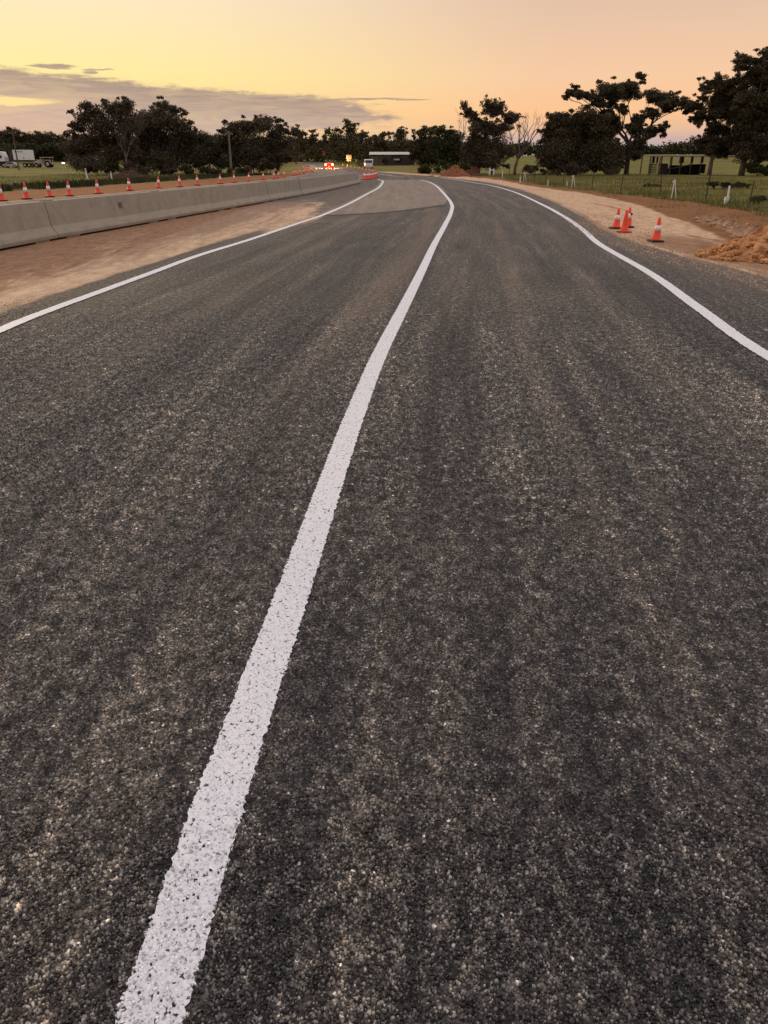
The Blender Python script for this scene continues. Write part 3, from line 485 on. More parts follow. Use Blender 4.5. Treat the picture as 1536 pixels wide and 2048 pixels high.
dust = .55*lefts*sstep(yy, 16, 24)*(1-sstep(yy, 50, 75))+lateral_dust(xx, yy)+.5*np.exp(-(er_/.9)**2)+.35*np.exp(-(np.maximum(es_,0)/.8)**2)*fadeL+.5*dpatch
road = link('road', gridmesh('road', np.stack([xx, yy, zz], -1), {'sand': np.clip(sand+.55*dpatch*(xx < 0), 0, 1), 'dust': np.clip(dust, 0, 1), 'lat': xx-CC(np.clip(yy, -1, 77)), 'clay': (.30+.70*sstep(XS(yy)-xx, .3, 2.6))*(xx < 0)+.5*(xx > 0)}), M_ROAD)
tag(road, kind='structure')
# faded older seal in the far part of the left lane (a laid sheet with its own edge)
ys2 = graded((26.6,78,.5)); ll = xofy(LINE_L); lc = xofy(LINE_C)
u = np.linspace(0, 1, 24)[None, :]; yy = np.repeat(ys2[:, None], 24, 1)
xx = (ll(ys2)-.25)[:, None]*(1-u)+(lc(ys2)+.25)[:, None]*u
yy = yy+(u**2)*6.5*sstep(-yy, -55, -25.8)
pm = gridmesh('road_patch', np.stack([xx, yy, xx*0+.0078], -1), {'clay': xx*0, 'sand': xx*0, 'dust': xx*0+.35, 'lat': xx})
tag(link('road_patch', pm, M_PATCH), kind='structure')
seam = np.stack([(ll(26.6)-.25)*(1-np.linspace(0,1,24))+(lc(26.6)+.25)*np.linspace(0,1,24), 26.6+np.linspace(0,1,24)**2*6.5*.985], 1)
# existing carriageway behind the barrier
ys3 = graded((-8,120,1.0),(120,360,3.0))
xx, yy, zz = strip_mesh('old_road', OL, OR_, ys3, 30, .000)
el_ = xx-OL(yy); er_ = OR_(yy)-xx
tag(link('old_road', gridmesh('old_road', np.stack([xx, yy, zz], -1), {'sand': np.clip(.7*np.exp(-(el_/.6)**2)+.7*np.exp(-(er_/.5)**2)*(yy < 66), 0, 1), 'dust': xx*0+.35, 'lat': xx-OL(yy)}), M_OLDROAD), kind='structure')

def ribbon(name, pts, w, z, mat, step=.05, jag=.006, zfar=None):
    s = spline(pts, step); d = np.gradient(s, axis=0); d /= np.linalg.norm(d, axis=1)[:, None]; nrm = np.stack([d[:,1], -d[:,0]], 1)
    rng = np.random.default_rng(5); n = len(s)
    a = w/2+rng.normal(0, jag, n); b = w/2+rng.normal(0, jag, n)
    zc = (z+(0 if zfar is None else (zfar-z)*sstep(s[:,1], 9, 14)))*np.ones(n); zc = zc[:, None]; Lp = s-nrm*a[:, None]; Rp = s+nrm*b[:, None]; Cp = s
    V = np.stack([np.concatenate([p, zc], 1) for p in (Lp, Cp, Rp)], 1)
    return link(name, gridmesh(name, V), mat)
for nm, pts, w in (('edge_line', LINE_L, .15), ('edge_line', LINE_R, .15), ('lane_line', LINE_C, .139)):
    o = ribbon(nm, pts, w, .0076 if nm == 'lane_line' else .0125, M_PAINT, .012 if nm == 'lane_line' else .03, .0032, .0125); tag(o, kind='structure')
    if nm == 'lane_line': lane_line = o
m, t = newmat('bitumen_seam'); t.set(t.b.inputs['Base Color'], t.mix(t.noise(t.pos, 4.0, 5, .7), (.02,.018,.017), (.075,.065,.056)))
tag(ribbon('bitumen_seam', [tuple(p) for p in seam], .34, .0102, m, .08, .035), kind='structure')
far_line = ribbon('edge_line', [(2.3,91),(1.1,97),(.1,107),(-2.0,125)], .13, .0125, M_PAINT, .3); tag(far_line, kind='structure')

# ------------------------------------------------------------------ chip seal stones close by, as real stones
def chips(seed, y0, y1, s, fin, fout, hole):
    """jittered stone positions on the seal between y0 and y1, thinned in and out"""
    rng = np.random.default_rng(seed); P = []; y = y0; j = 0
    while y < y1:
        hw = .58*y+.62; x = np.arange(-hw, hw, s)+(.5*s if j % 2 else 0); P.append(np.stack([x, np.full_like(x, y)], 1)); y += s; j += 1
    P = np.concatenate(P); P += rng.uniform(-.48, .48, P.shape)*s
    f = (sstep(P[:,1], *fin) if fin else 1)*(1-sstep(P[:,1], *fout))
    k = (rng.random(len(P)) < f) & (P[:,0] > XL(P[:,1])+.3) & (P[:,0] < XR(P[:,1])-.5)
    k &= vnoise(P[:,0]*60, P[:,1]*60, 2) > hole
    return P[k], rng
def pyramids(name, P, rng, r0, r1, h0, h1, z0, extra):
    n = len(P); a = rng.uniform(0, 6.28, (n,1))+np.arange(4)[None]*1.5708+rng.uniform(-.35,.35,(n,4)); r_ = rng.uniform(r0,r1,(n,1))*rng.uniform(.65,1.35,(n,4))
    bs = np.stack([P[:,:1]+r_*np.cos(a), P[:,1:]+r_*np.sin(a), np.full((n,4), z0)], -1); w = r1*.45
    ap = np.stack([P[:,0]+rng.uniform(-w,w,n), P[:,1]+rng.uniform(-w,w,n), z0+rng.uniform(h0,h1,n)], -1)[:, None]
    b0_ = np.arange(n)[:, None]*5; lp = np.stack([b0_+np.arange(4), b0_+(np.arange(4)+1) % 4, b0_+np.full((1,4), 4)], -1).reshape(-1)
    at = {k: np.repeat(v, 5) for k, v in extra.items()}; at['tone'] = np.repeat(rng.random(n)**2.0, 5)
    return npmesh(name, np.concatenate([bs, ap], 1).reshape(-1,3), lp, np.arange(0, len(lp), 3), at)
def chip_attrs(A): return {'dust': np.clip(lateral_dust(A[:,0], A[:,1])*.6, 0, 1), 'lat': A[:,0]-CC(A[:,1])}
def stone_mesh(name, P, rng, z0, hmul=1.0, extra=None, size=1.0):
    n = len(P); k = 5; ang = (np.arange(k)/k*2*np.pi)[None]+rng.uniform(0, 6.28, (n,1))+rng.uniform(-.35, .35, (n,k))
    r = size*rng.uniform(.0026, .0080, (n,1))*rng.uniform(.70, 1.3, (n,k))
    el = rng.uniform(.7, 1.3, (n,1)); th = rng.uniform(0, 3.14, (n,1))
    h = rng.uniform(.0012, .0066, (n,1))*hmul*size
    ux, uy = r*np.cos(ang)*el, r*np.sin(ang)
    rx, ry = ux*np.cos(th)-uy*np.sin(th), ux*np.sin(th)+uy*np.cos(th)
    tiltx, tilty = rng.normal(0, .34, (n,1)), rng.normal(0, .34, (n,1))
    bot = np.stack([P[:,:1]+rx, P[:,1:]+ry, np.zeros((n,k))+z0], -1)
    f = rng.uniform(.5, .85, (n,1)); topz = z0+h+(rx*tiltx+ry*tilty)*f
    top = np.stack([P[:,:1]+rx*f, P[:,1:]+ry*f, np.maximum(topz, z0+.0005)], -1)
    V = np.concatenate([bot, top], 1)
    b = np.arange(n)[:, None]*(2*k); i = np.arange(k)
    quads = np.stack([b+i, b+(i+1) % k, b+(i+1) % k+k, b+i+k], -1)
    topf = b+k+i[None]
    loops = np.concatenate([quads.reshape(n, -1), topf], 1).ravel()
    st = (np.arange(n)*(5*k))[:, None]+np.array([0, 4, 8, 12, 16, 20])[None]
    tn = rng.random(n)**2.0; attrs = {'tone': np.repeat(tn, 2*k)}
    for key, a in (extra or {}).items(): attrs[key] = np.repeat(a, 2*k)
    return npmesh(name, V.reshape(-1, 3), loops, st.ravel(), attrs)
def in_line(P, rng, w=.0685): return np.abs(P[:,0]-CC(P[:,1])) < w+rng.normal(0, .0035, len(P))
P, rng = chips(3, .55, 1.75, .0067, None, (1.25, 1.75), .17)
inl = in_line(P, rng); A = P[~inl]; B = P[inl]
tag(link('stone_chips', stone_mesh('stone_chips', A, rng, .0035, 1.45, chip_attrs(A), .70), M_CHIP, road), kind='stuff')
bare = (rng.random(len(B)) < .022).astype(float)
tag(link('stone_chips', stone_mesh('painted_stone_chips', B, rng, .0052, 1.5, {'bare': bare}, .72), M_PCHIP, lane_line), 'stone chips coated with white line paint', kind='stuff')
P, rng = chips(5, 1.2, 4.0, .0080, (1.25, 1.75), (2.8, 4.0), .17)
inl = in_line(P, rng); A = P[~inl]; B = P[inl]
tag(link('stone_chips', pyramids('stone_chips', A, rng, .0026, .0062, .002, .0062, .0035, chip_attrs(A)), M_CHIP, road), kind='stuff')
tag(link('stone_chips', pyramids('painted_stone_chips', B, rng, .0026, .0062, .002, .0062, .0056, {'bare': np.zeros(len(B))}), M_PCHIP, lane_line), 'stone chips coated with white line paint', kind='stuff')
P, rng = chips(8, 2.8, 10.5, .0150, (2.8, 4.0), (5.5, 10.5), .17)
k = np.ones(len(P), bool)
for ln in (LINE_L, LINE_C, LINE_R): k &= np.abs(P[:,0]-xofy(ln)(P[:,1])) > .085
A = P[k]; tag(link('stone_chips', pyramids('stone_chips', A, rng, .0045, .0105, .003, .0098, .0035, chip_attrs(A)), M_CHIP, road), kind='stuff')

def verge_chips(seed):
    rng = np.random.default_rng(seed); out = []
    y = 6+20*rng.random(9000)**1.5; out.append(np.stack([XL(y)+.25-np.abs(rng.normal(0, 1.1, 9000)), y], 1)[::5])
    y = 7+20*rng.random(9000)**1.3; out.append(np.stack([XR(y)-.9+np.abs(rng.normal(0, 1.1, 9000)), y], 1)[::2])
    P = np.concatenate(out[1:]); return P[fbm(P[:,0]*1.3, P[:,1]*.8, 15) > .36], rng
P, rng = verge_chips(12)
zz = np.where((P[:,0] > XL(P[:,1])) & (P[:,0] < XR(P[:,1])), .004, rough(P[:,0], P[:,1])-.014)
m, t = newmat('verge_gravel'); c = t.mix(t.attr('tone'), (.36,.24,.155), (.64,.48,.34)); t.set(t.b.inputs['Base Color'], c)
tag(link('loose_gravel', stone_mesh('loose_gravel', P, rng, zz[:, None], 2.0, None, 1.9), m), 'loose pale gravel scattered along both asphalt edges', 'gravel', kind='stuff')

# ------------------------------------------------------------------ concrete barriers
prof = [(-.30,.04),(.30,.04),(.30,.115),(.175,.285),(.095,.80),(-.095,.80),(-.175,.285),(-.30,.115)]
bl = spline(BAR, .02); seglen = np.concatenate([[0], np.cumsum(np.linalg.norm(np.diff(bl, axis=0), axis=1))])
tot = seglen[-1]; L = 6.0; k = 0; s1 = tot
bmesh_data = MB().prism(prof, -L/2+.014, L/2-.014).mesh('barrier_body', bevel=.012)
foot = MB().box((0,0,.0), (.62,.56,.11)).mesh('barrier_foot', bevel=.008)
capm = MB().box((0,0,.0), (.34,.13,.024)).mesh('pin_plate', bevel=.005)
mark = MB().box((0,0,0), (.20,.006,.13)).mesh('paint_mark')
ORD = ['end', 'second', 'third', 'fourth', 'fifth', 'sixth', 'seventh', 'eighth', 'ninth', 'tenth']
while s1-L > 0 and k < 10:
    p1 = np.array([np.interp(s1, seglen, bl[:,i]) for i in (0,1)]); p0 = np.array([np.interp(s1-L, seglen, bl[:,i]) for i in (0,1)])
    mid = (p0+p1)/2; a = math.atan2(p1[1]-p0[1], p1[0]-p0[0])
    jr = random.Random(k+3); b = empty('concrete_barrier', (mid[0]+jr.uniform(-.03,.03), mid[1], -.012), a+jr.uniform(-.005,.005))
    lab = ('end concrete barrier touching the cluster of traffic cones' if k == 0 else
           '%s concrete road barrier counted from the cluster of traffic cones' % ORD[k])
    tag(b, lab, 'barrier', 'concrete barriers standing end to end')
    link('body', bmesh_data, M_CONC, b)
    for fx in (-2.3, 2.3): link('foot', foot, M_CONC, b, (fx, 0, .0))
    link('pin_plate', capm, M_CONE if k % 2 == 1 else M_CONC, b, (-L/2+.25, 0, .808))
    if k in (1, 5): link('pin_plate', capm, M_CONE, b, (L/2-.25, 0, .808))
    if k == 7:
        q = link('paint_mark', mark, simple('faded_red_mark', (.20,.10,.08), None, 20), b, (.6, -.1435, .56)); q.rotation_euler = (-.154, 0, 0)
    s1 -= L; k += 1

# ------------------------------------------------------------------ traffic cones
def cone_proto(name, H, rb, rt, bands, base_mat, bw):
    root = empty(name, (0,0,0)); rr = lambda f: rb+(rt-rb)*f
    MB().prism([(-bw/2,0),(bw/2,0),(bw/2,.028),(bw*.42,.042),(-bw*.42,.042),(-bw/2,.028)], -bw/2, bw/2).build('base', base_mat, root, bevel=.004)
    MB().lathe([(rb*1.12,.040),(rb*1.04,.06)]+[(rr(f), .06+(H-.06)*f) for f in (.0,.3,.6,.97)]+[(rt*.8, H)], 20).build('body', M_CONE, root, smooth=False)
    for b0, b1 in bands:
        MB().lathe([(rr(b0)+.0035, .06+(H-.06)*b0), (rr(b1)+.0035, .06+(H-.06)*b1)], 20).build('reflective_band', M_BAND, root)
    return root
def smooth_cone(root):
    for ch in root.children:
        if ch.name.split('.')[0] != 'base':
            for p in ch.data.polygons: p.use_smooth = len(p.vertices) == 4
big = cone_proto('traffic_cone', .70, .135, .035, [(.36,.68)], M_CBASE, .37); smooth_cone(big)
LAB_ROW = 'orange traffic cone with wide white band in the long row behind the concrete barriers'
LAB_CL = 'orange traffic cone crowded in the cluster at the end of the concrete barriers'
rnd = random.Random(4)
first = True
def put(x, y, lab, grp, tilt=.02):
    global first
    o = big if first else copy_tree(big); first = False
    o.location = (x, y, tz(x, y)); o.rotation_euler = (rnd.uniform(-tilt,tilt), rnd.uniform(-tilt,tilt), rnd.uniform(0,6.28))
    tag(o, lab, 'traffic cone', grp)
for x, y in CONE_ROW: put(x, y, LAB_ROW, 'row of traffic cones behind the barriers', .03)
for x, y in [(-1.73,78.63),(-1.58,79.9),(-1.40,80.9),(-1.22,82.3),(-1.05,85.0),(-.92,87.6),(-.86,91.0),(-.84,95.5),(-.98,100.5),(-1.9,80.2),(-1.5,83.5)]: put(x, y, LAB_CL, 'cluster of traffic cones', .05)
for x, y in [(-1.5,112),(-2.1,122),(-2.8,131),(-3.6,141),(-4.6,153),(-5.7,165),(-6.9,177),(-8.2,189),(-9.8,201)]:
    put(x, y, 'orange traffic cone in the thin distant line leading towards the lit car', 'distant line of traffic cones', .03)
def rcone(x, y, bands, lab, rz, tx=0, ty=0, H=.50, base=M_CBASE):
    c = cone_proto('traffic_cone', H, .10, .026, bands, base, .27); smooth_cone(c)
    c.location = (x, y, float(rough(np.array([x]), np.array([y]))[0])-.008 if x > XR(y) else .004); c.rotation_euler = (tx, ty, rz); tag(c, lab, 'traffic cone', 'small cones on the sandy verge'); return c
rcone(6.04, 21.32, [(.38,.63)], 'small banded cone behind the plain orange cone, set nearer the asphalt', .3, .0, .05)
rcone(5.92, 20.15, [], 'plain all orange small cone without white band in front of two banded cones', .5, 0, .02, .53, M_CBASEO)
cc = rcone(6.47, 21.75, [(.40,.66)], 'small banded cone with dark smudge on its white band behind the plain cone', .9, 0, .04)
MB().box((0,0,0), (.07,.010,.055)).build('dark_smudge', M_DARK, cc, (.0, -.066, .335)).rotation_euler = (-.2, 0, -.2)
rcone(5.93, 17.76, [(.38,.64)], 'small banded cone standing alone on the verge beside the orange soil heap', .2, 0, .05)

# ------------------------------------------------------------------ soil heaps and rubble
def heap(name, cx, cy, rx, ry, h, mat, seed, n=70, z0=0.0, nscale=4.0, amp=.35):
    g = np.linspace(-1.25, 1.25, n); U, V = np.meshgrid(g, g)
    rr_ = np.sqrt(U*U+V*V)*(1+.35*(fbm(U*1.7+5, V*1.7, seed)-.5))
    H_ = np.clip(1-rr_, 0, 1)**.85*h
    H_ = H_*(1-amp+2*amp*fbm(U*nscale, V*nscale, seed+2, 5))+(fbm(U*14, V*14, seed+5, 3)-.45)*.16*h*sstep(1.1-rr_, 0, .3)
    return link(name, gridmesh(name, np.stack([cx+U*rx, cy+V*ry, z0-.03+H_], -1), None, False), mat)
def rock_mesh(name, seed, r=1.0, sub=1):
    bm = bmesh.new(); bmesh.ops.create_icosphere(bm, subdivisions=sub, radius=r); q = random.Random(seed)
    sc = Vector((q.uniform(.7,1.2), q.uniform(.7,1.2), q.uniform(.5,.9)))
    for v in bm.verts: v.co = Vector((v.co.x*sc.x, v.co.y*sc.y, v.co.z*sc.z))*q.uniform(.75, 1.18)
    me = bpy.data.meshes.new(name); bm.to_mesh(me); bm.free(); return me
def clods(name, spots, mat, parent=None, seed=1):
    """many small lumps too small to pick apart"""
    q = random.Random(seed); mb = MB(); base = [rock_mesh('tmp', seed+i) for i in range(4)]
    for (x, y, z, r) in spots:
        me = base[q.randrange(4)]; a = q.uniform(0, 6.28); c_, s_ = math.cos(a), math.sin(a)
        mb.add([(x+r*(v.co.x*c_-v.co.y*s_), y+r*(v.co.x*s_+v.co.y*c_), z+r*v.co.z) for v in me.vertices], [tuple(p.vertices) for p in me.polygons])
    for b in base: bpy.data.meshes.remove(b)
    return mb.build(name, mat, parent)
hp = heap('soil_heap', 7.45, 14.9, 1.45, 1.1, .60, M_SOIL, 3, 110, nscale=6.5, amp=.62)
tag(hp, 'heap of loose orange soil at the edge of the asphalt', 'soil heap')
q = random.Random(8); sp = []
for i in range(900):
    a = q.uniform(0, 6.28); d = math.sqrt(q.random())*1.12; rr_ = d
    z = max(0, (1-d))**.85*.52
    sp.append((7.45+1.5*d*math.cos(a), 14.9+1.15*d*math.sin(a), z+q.uniform(-.01,.03), q.choice([.012,.018,.025,.03,.03,.045,.06,.085])))
tag(clods('clods', sp, M_SOIL, hp, 4), kind='stuff')
hp2 = heap('soil_heap', 8.05, 96.0, 1.9, 1.5, 1.15, M_RSOIL, 7, 50); tag(hp2, 'red soil heap at the bend beside the rust red cabin', 'soil heap')
hp3 = heap('soil_heap', 9.8, 97.5, 1.8, 1.2, .65, M_DSOIL, 9, 40); tag(hp3, 'low dark spoil heap beside the red soil heap', 'soil heap')
hp4 = heap('brush_heap', -26.2, 86.5, 2.2, 1.6, .85, M_DSOIL, 12, 50); tag(hp4, 'dark brown heap of dead brush beside the white guide posts', 'brush heap')
q = random.Random(21); sticks = MB()
for i in range(160):
    a = q.uniform(0, 6.28); d = math.sqrt(q.random()); x = -26.2+2.4*d*math.cos(a); y = 86.5+1.7*d*math.sin(a); z = max(0, 1-d)*.75
    b = q.uniform(0, 6.28); l_ = q.uniform(.3, .9); sticks.tube([(x,y,z),(x+l_*math.cos(b)*.7,y+l_*math.sin(b)*.7,z+l_*q.uniform(.0,.6))], [.022,.008], 4)
tag(sticks.build('sticks', M_BARK, hp4), kind='stuff')
for (x, y, r, lab) in [(5.2,92.3,.26,'single pale rubble lump at the road bend, apart from the soil heap'),(5.95,89.6,.22,'pale rubble lump at the road bend nearer the red soil heap'),(6.6,88.8,.15,'smallest pale rubble lump at the road bend')]:
    me = rock_mesh('rubble', int(y*10), r, 2); o = link('rubble_lump', me, M_ROCK, None, (x, y, r*.35)); tag(o, lab, 'rubble')
# windrow of broken crust along the sandy verge
rw = random.Random(11); sp = []
wl = spline([(8.2,16.2),(8.5,17.9),(8.95,19.9),(9.3,22.2),(9.55,24.6)], .05)
ridge = []
for j, p in enumerate(wl):
    w = .28+.16*vnoise(j*.13, 0, 3); h = .10+.12*vnoise(j*.21, 2, 8)
    ridge.append([(p[0]+dx*w, p[1], -.05+h*max(0, 1-abs(dx))**.7*(1+.5*(rw.random()-.5))) for dx in np.linspace(-1, 1, 9)])
rg = link('spoil_windrow', gridmesh('spoil_windrow', np.array(ridge), None, False), simple('crust', (.40,.25,.15), (.19,.10,.052), 6, .95, .1, bmp=.8, bd=.04))
tag(rg, 'long low windrow of broken crust between sandy verge and brown earth', 'spoil windrow')
for i in range(110):
    p = wl[rw.randrange(len(wl))]; sp.append((p[0]+rw.gauss(0,.25), p[1]+rw.gauss(0,.1), rw.uniform(0,.08), rw.choice([.03,.04,.06,.09])))
tag(clods('crust_lumps', sp, M_ROCK, rg, 6), kind='stuff')
# ------------------------------------------------------------------ paddock fence, markers, poles
def gz_(x, y): return tz(x, y)+float(rough(np.array([x]), np.array([y]))[0])-.012
fp = [(14.4,25.5),(13.93,31.62),(13.94,36.01),(14.1,42.5),(14.0,49.3),(13.8,55.42),(12.9,60.2),(12.6,65.4),(12.9,72.0),(13.2,80),(13.4,90),(13.2,101)]
fence = empty('wire_fence', (fp[0][0], fp[0][1], 0)); tag(fence, 'sagging wire fence on dark steel pickets along the paddock edge', 'fence')
picket = MB().add([(.022,0,-.25),(-.012,.02,-.25),(-.012,-.02,-.25),(.022,0,1.05),(-.012,.02,1.05),(-.012,-.02,1.05)], [(0,1,4,3),(1,2,5,4),(2,0,3,5),(3,4,5),(0,2,1)]).mesh('picket')
b0 = Vector(fence.location)
for x, y in fp:
    o = link('picket', picket, M_DARKSTEEL, fence, Vector((x, y, gz_(x, y)))-b0); o.rotation_euler = (rnd.uniform(-.05,.05), rnd.uniform(-.06,.06), rnd.uniform(0,2)); o.scale = (1.4,1.4,rnd.uniform(.86,1.0))
for hgt in (.30,.58,.86):
    for a, b in zip(fp[:-1], fp[1:]):
        pts = [Vector((a[0]+(b[0]-a[0])*u, a[1]+(b[1]-a[1])*u, hgt-.05*4*u*(1-u)))-b0 for u in np.linspace(0,1,6)]
        MB().tube(pts, .0022, 4).build('wire', M_DARKSTEEL, fence)
def aframe(x, y, h, sp_, lab):
    o = empty('survey_trestle', (x, y, gz_(x, y))); tag(o, lab, 'marker', 'white A-shaped markers')
    MB().tube([(-sp_*.15,0,-.1),(0,0,h)], .022, 8).build('leg', M_WHITE, o); MB().tube([(sp_,.05,-.1),(.03,0,h*.97)], .022, 8).build('leg', M_WHITE, o)
    MB().box((-.02,0,h*.9),(.12,.03,.05)).build('clamp', M_WHITE, o)
aframe(13.50, 38.95, .84, .23, 'large white A-shaped marker behind the sandy verge in the green grass')
aframe(12.72, 56.5, .74, .22, 'white A-shaped marker beside a short white peg')
aframe(11.85, 71.0, .78, .25, 'white A-shaped marker near the far end of the paddock fence')
def peg(name, x, y, h, w, lab, cat='marker post', lean=0.0, mat=None, grp=None):
    o = empty(name, (x, y, gz_(x, y)), 0, 0, lean); tag(o, lab, cat, grp)
    MB().box((0,0,h/2-.1),(w,w*.45,h+.2)).build('post', mat or M_WHITE, o, bevel=.004)
    MB().box((0,-w*.24,h*.86),(w*.7,.006,h*.10)).build('reflector', M_CBASEO, o); return o
peg('marker_peg', 12.45, 56.9, .36, .07, 'short white peg beside the A-shaped marker')
peg('marker_peg', 11.75, 60.0, .40, .06, 'thin white peg between dark fence pickets')
peg('marker_peg', 10.87, 66.9, .50, .08, 'white peg on the verge near the farthest A-shaped marker')
peg('marker_peg', 12.6, 89.4, .75, .09, 'slim white peg under the bare branched tree')
o = empty('marker_board', (12.9, 101.0, 0)); tag(o, 'white double post marker near the rust red cabin', 'marker')
MB().tube([(-.22,0,-.1),(-.22,0,.85)], .10, 8).build('post', M_WHITE, o); MB().tube([(.26,0,-.1),(.26,0,.80)], .08, 8).build('post', M_WHITE, o)
MB().box((.0,0,.62),(.5,.04,.12)).build('rail', M_WHITE, o)
o = empty('cable_marker', (14.15, 34.28, gz_(14.15,34.28))); tag(o, 'white cable marker post with a wide block at its foot', 'marker post')
MB().box((.03,0,.45),(.065,.05,.46)).build('post', M_WHITE, o, bevel=.008); MB().box((0,0,.10),(.17,.10,.32)).build('foot_block', M_WHITE, o, bevel=.012)
peg('guide_post', -27.2, 77.0, 1.02, .13, 'tall leaning white guide post on the left grass', 'guide post', -.10)
peg('guide_post', -26.35, 81.2, .66, .12, 'short white guide post before the dark brush heap', 'guide post', -.03)
peg('guide_post', -16.4, 105.0, .6, .14, 'small white guide post behind the cone row under the rounded tree', 'guide post')
peg('guide_post', -15.8, 165.0, .85, .14, 'white guide post on the grass bank by the uphill road', 'guide post')
o = link('rubble_lump', rock_mesh('rubble', 77, .3, 2), M_ROCK, None, (-17.7, 104.5, .12)); tag(o, 'pale rubble lump at the foot of the pale power pole', 'rubble')
def pole(x, y, h, mat, lab, arm):
    o = empty('power_pole', (x, y, tz(x, y))); tag(o, lab, 'power pole')
    MB().tube([(0,0,-.4),(0,0,h*.5),(.02,0,h)], [.15,.13,.10], 10).build('pole', mat, o)
    if arm:
        MB().box((0,0,h-.5),(1.3,.09,.11)).build('crossarm', M_WOOD, o)
        for ix in (-.55, 0, .55): MB().lathe([(.04,0),(.05,.06),(.02,.14)], 8, (ix,0,h-.445)).build('insulator', M_WHITE, o)
pole(-18.75, 103.5, 4.9, simple('weathered_pole', (.20,.17,.13), (.12,.10,.08), 2), 'pale weathered power pole before the rounded dark tree', False)
pole(-68.0, 157, 6.7, M_WOOD, 'dark power pole standing before the white box truck', True)

# ------------------------------------------------------------------ cars and trucks
def wheel(parent, x, y, r, w=.2):
    o = MB().tube([(x-w/2,y,r),(x+w/2,y,r)], r, 16).build('wheel', M_TYRE, parent)
    MB().tube([(x-w/2-.01,y,r),(x+w/2+.01,y,r)], r*.55, 12).build('rim', M_ROOF, o); return o
def car(name, loc, rz, W, Lc, side, glass, paint, lab, cat):
    o = empty(name, loc, rz); tag(o, lab, cat)
    MB().prism(side, -W/2, W/2).build('body', paint, o, bevel=.05)
    MB().prism(glass, -W/2*.90, W/2*.90).build('cabin_glass', M_GLASS, o, bevel=.03)
    for sx in (-1,1):
        for wy in (Lc*.19, Lc*.80): wheel(o, sx*(W/2-.11), wy, .33)
    return o
# y = 0 is the tail, +y the nose
side = [(0,.35),(0,.95),(.25,1.02),(3.2,1.0),(4.35,.80),(4.45,.40),(4.3,.28),(.15,.28)]
gl = [(.10,1.0),(.55,1.46),(2.2,1.50),(3.25,1.0)]
x0, y0 = -11.2, 172.0
c1 = car('car', (x0, y0, tz(x0,y0)+.004), .10, 1.82, 4.45, side, gl, M_CARP, 'red hatchback driving away with bright tail lights on', 'car')
for sx in (-1,1):
    MB().box((sx*.70,-.02,.80),(.40,.06,.34)).build('tail_light', M_TAIL, c1, bevel=.02)
    MB().box((sx*.62,4.44,.62),(.34,.05,.16)).build('headlight', M_HEAD, c1, bevel=.01)
    ld = bpy.data.lights.new('headlight_beam', 'SPOT'); ld.energy = 26000; ld.color = (1,.86,.40); ld.spot_size = R(66); ld.spot_blend = .8; ld.shadow_soft_size = .1
    lo = bpy.data.objects.new('headlight_beam', ld); C.objects.link(lo); lo.parent = c1; lo.location = (sx*.62,4.55,.66); lo.rotation_euler = (R(72), 0, R(-sx*14))
    td = bpy.data.lights.new('tail_glow', 'POINT'); td.energy = 420; td.color = (1,.06,.03); td.shadow_soft_size = .12
    to = bpy.data.objects.new('tail_glow', td); C.objects.link(to); to.parent = c1; to.location = (sx*.7,-.35,.75)
MB().box((0,-.015,1.02),(1.1,.04,.07)).build('brake_strip', M_BRAKE, c1)
MB().box((0,-.02,.50),(.40,.03,.12)).build('number_plate', M_WHITE, c1)
MB().box((0,-.03,.36),(1.6,.10,.14)).build('bumper', M_CARP, c1, bevel=.02)
x0, y0 = -3.1, 172.0
vs = [(0,.35),(0,1.0),(.12,1.72),(.35,1.80),(3.0,1.78),(3.75,1.15),(4.6,.98),(4.7,.40),(4.5,.28),(.15,.28)]
v1 = empty('van', (x0, y0, tz(x0,y0)+.004), .05); tag(v1, 'white van with dark rear window beyond the cone cluster', 'van')
MB().prism(vs, -.88, .88).build('body', M_VANP, v1, bevel=.05)
M_ = Matrix.Rotation(-.165, 4, 'X')
MB().box((0,.035,1.36),(1.36,.05,.46), M_).build('rear_window', M_GLASS, v1)
for sx in (-1,1):
    for wy in (.9, 3.75): wheel(v1, sx*.78, wy, .34)
    MB().box((sx*.80,.0,.85),(.14,.06,.36)).build('tail_light', M_AMBER if sx < 0 else M_CBASEO, v1, bevel=.02)
    MB().prism([(.6,1.12),(.75,1.62),(2.9,1.60),(3.4,1.15)], sx*.89-.01, sx*.89+.01).build('side_window', M_GLASS, v1)
MB().box((0,-.02,.42),(1.66,.12,.16)).build('bumper', M_ROOF, v1, bevel=.02)
MB().box((0,-.015,.68),(.4,.03,.12)).build('number_plate', M_SIGNY, v1)
# trucks and machines parked on the far left paddock
def zt(x, y): return tz(x, y)
x, y = -80.7, 190.0
b = empty('box_truck', (x, y, zt(x,y))); tag(b, 'box truck with white lettered body parked behind the dark power pole', 'truck', 'parked trucks')
zb = 1.8-zt(x,y)
MB().box((0,0,zb+1.02),(3.75,2.3,2.05)).build('cargo_box', M_VANP, b, bevel=.03)
MB().box((-.1,0,zb-.15),(4.6,1.6,.28)).build('chassis', M_TRUCKD, b)
MB().box((-2.45,0,zb+.75),(1.0,2.1,1.95), None, .82, .95).build('cab', M_TRUCKD, b, bevel=.06)
for wx in (-2.2, .3, 1.3):
    for sy in (-1,1):
        w_ = MB().tube([(wx, sy*.95-.13, .45),(wx, sy*.95+.13, .45)], .45, 16).build('wheel', M_TYRE, b)
        MB().tube([(wx, sy*.95-.14, .45),(wx, sy*.95+.14, .45)], .22, 10).build('rim', M_ROOF, w_)
for i, wdt in enumerate((.28,.16,.22,.30,.2,.26)):
    MB().box((-1.35+i*.33,-1.156,zb+1.66),(wdt,.01,.24)).build('lettering', M_LETTER, b)
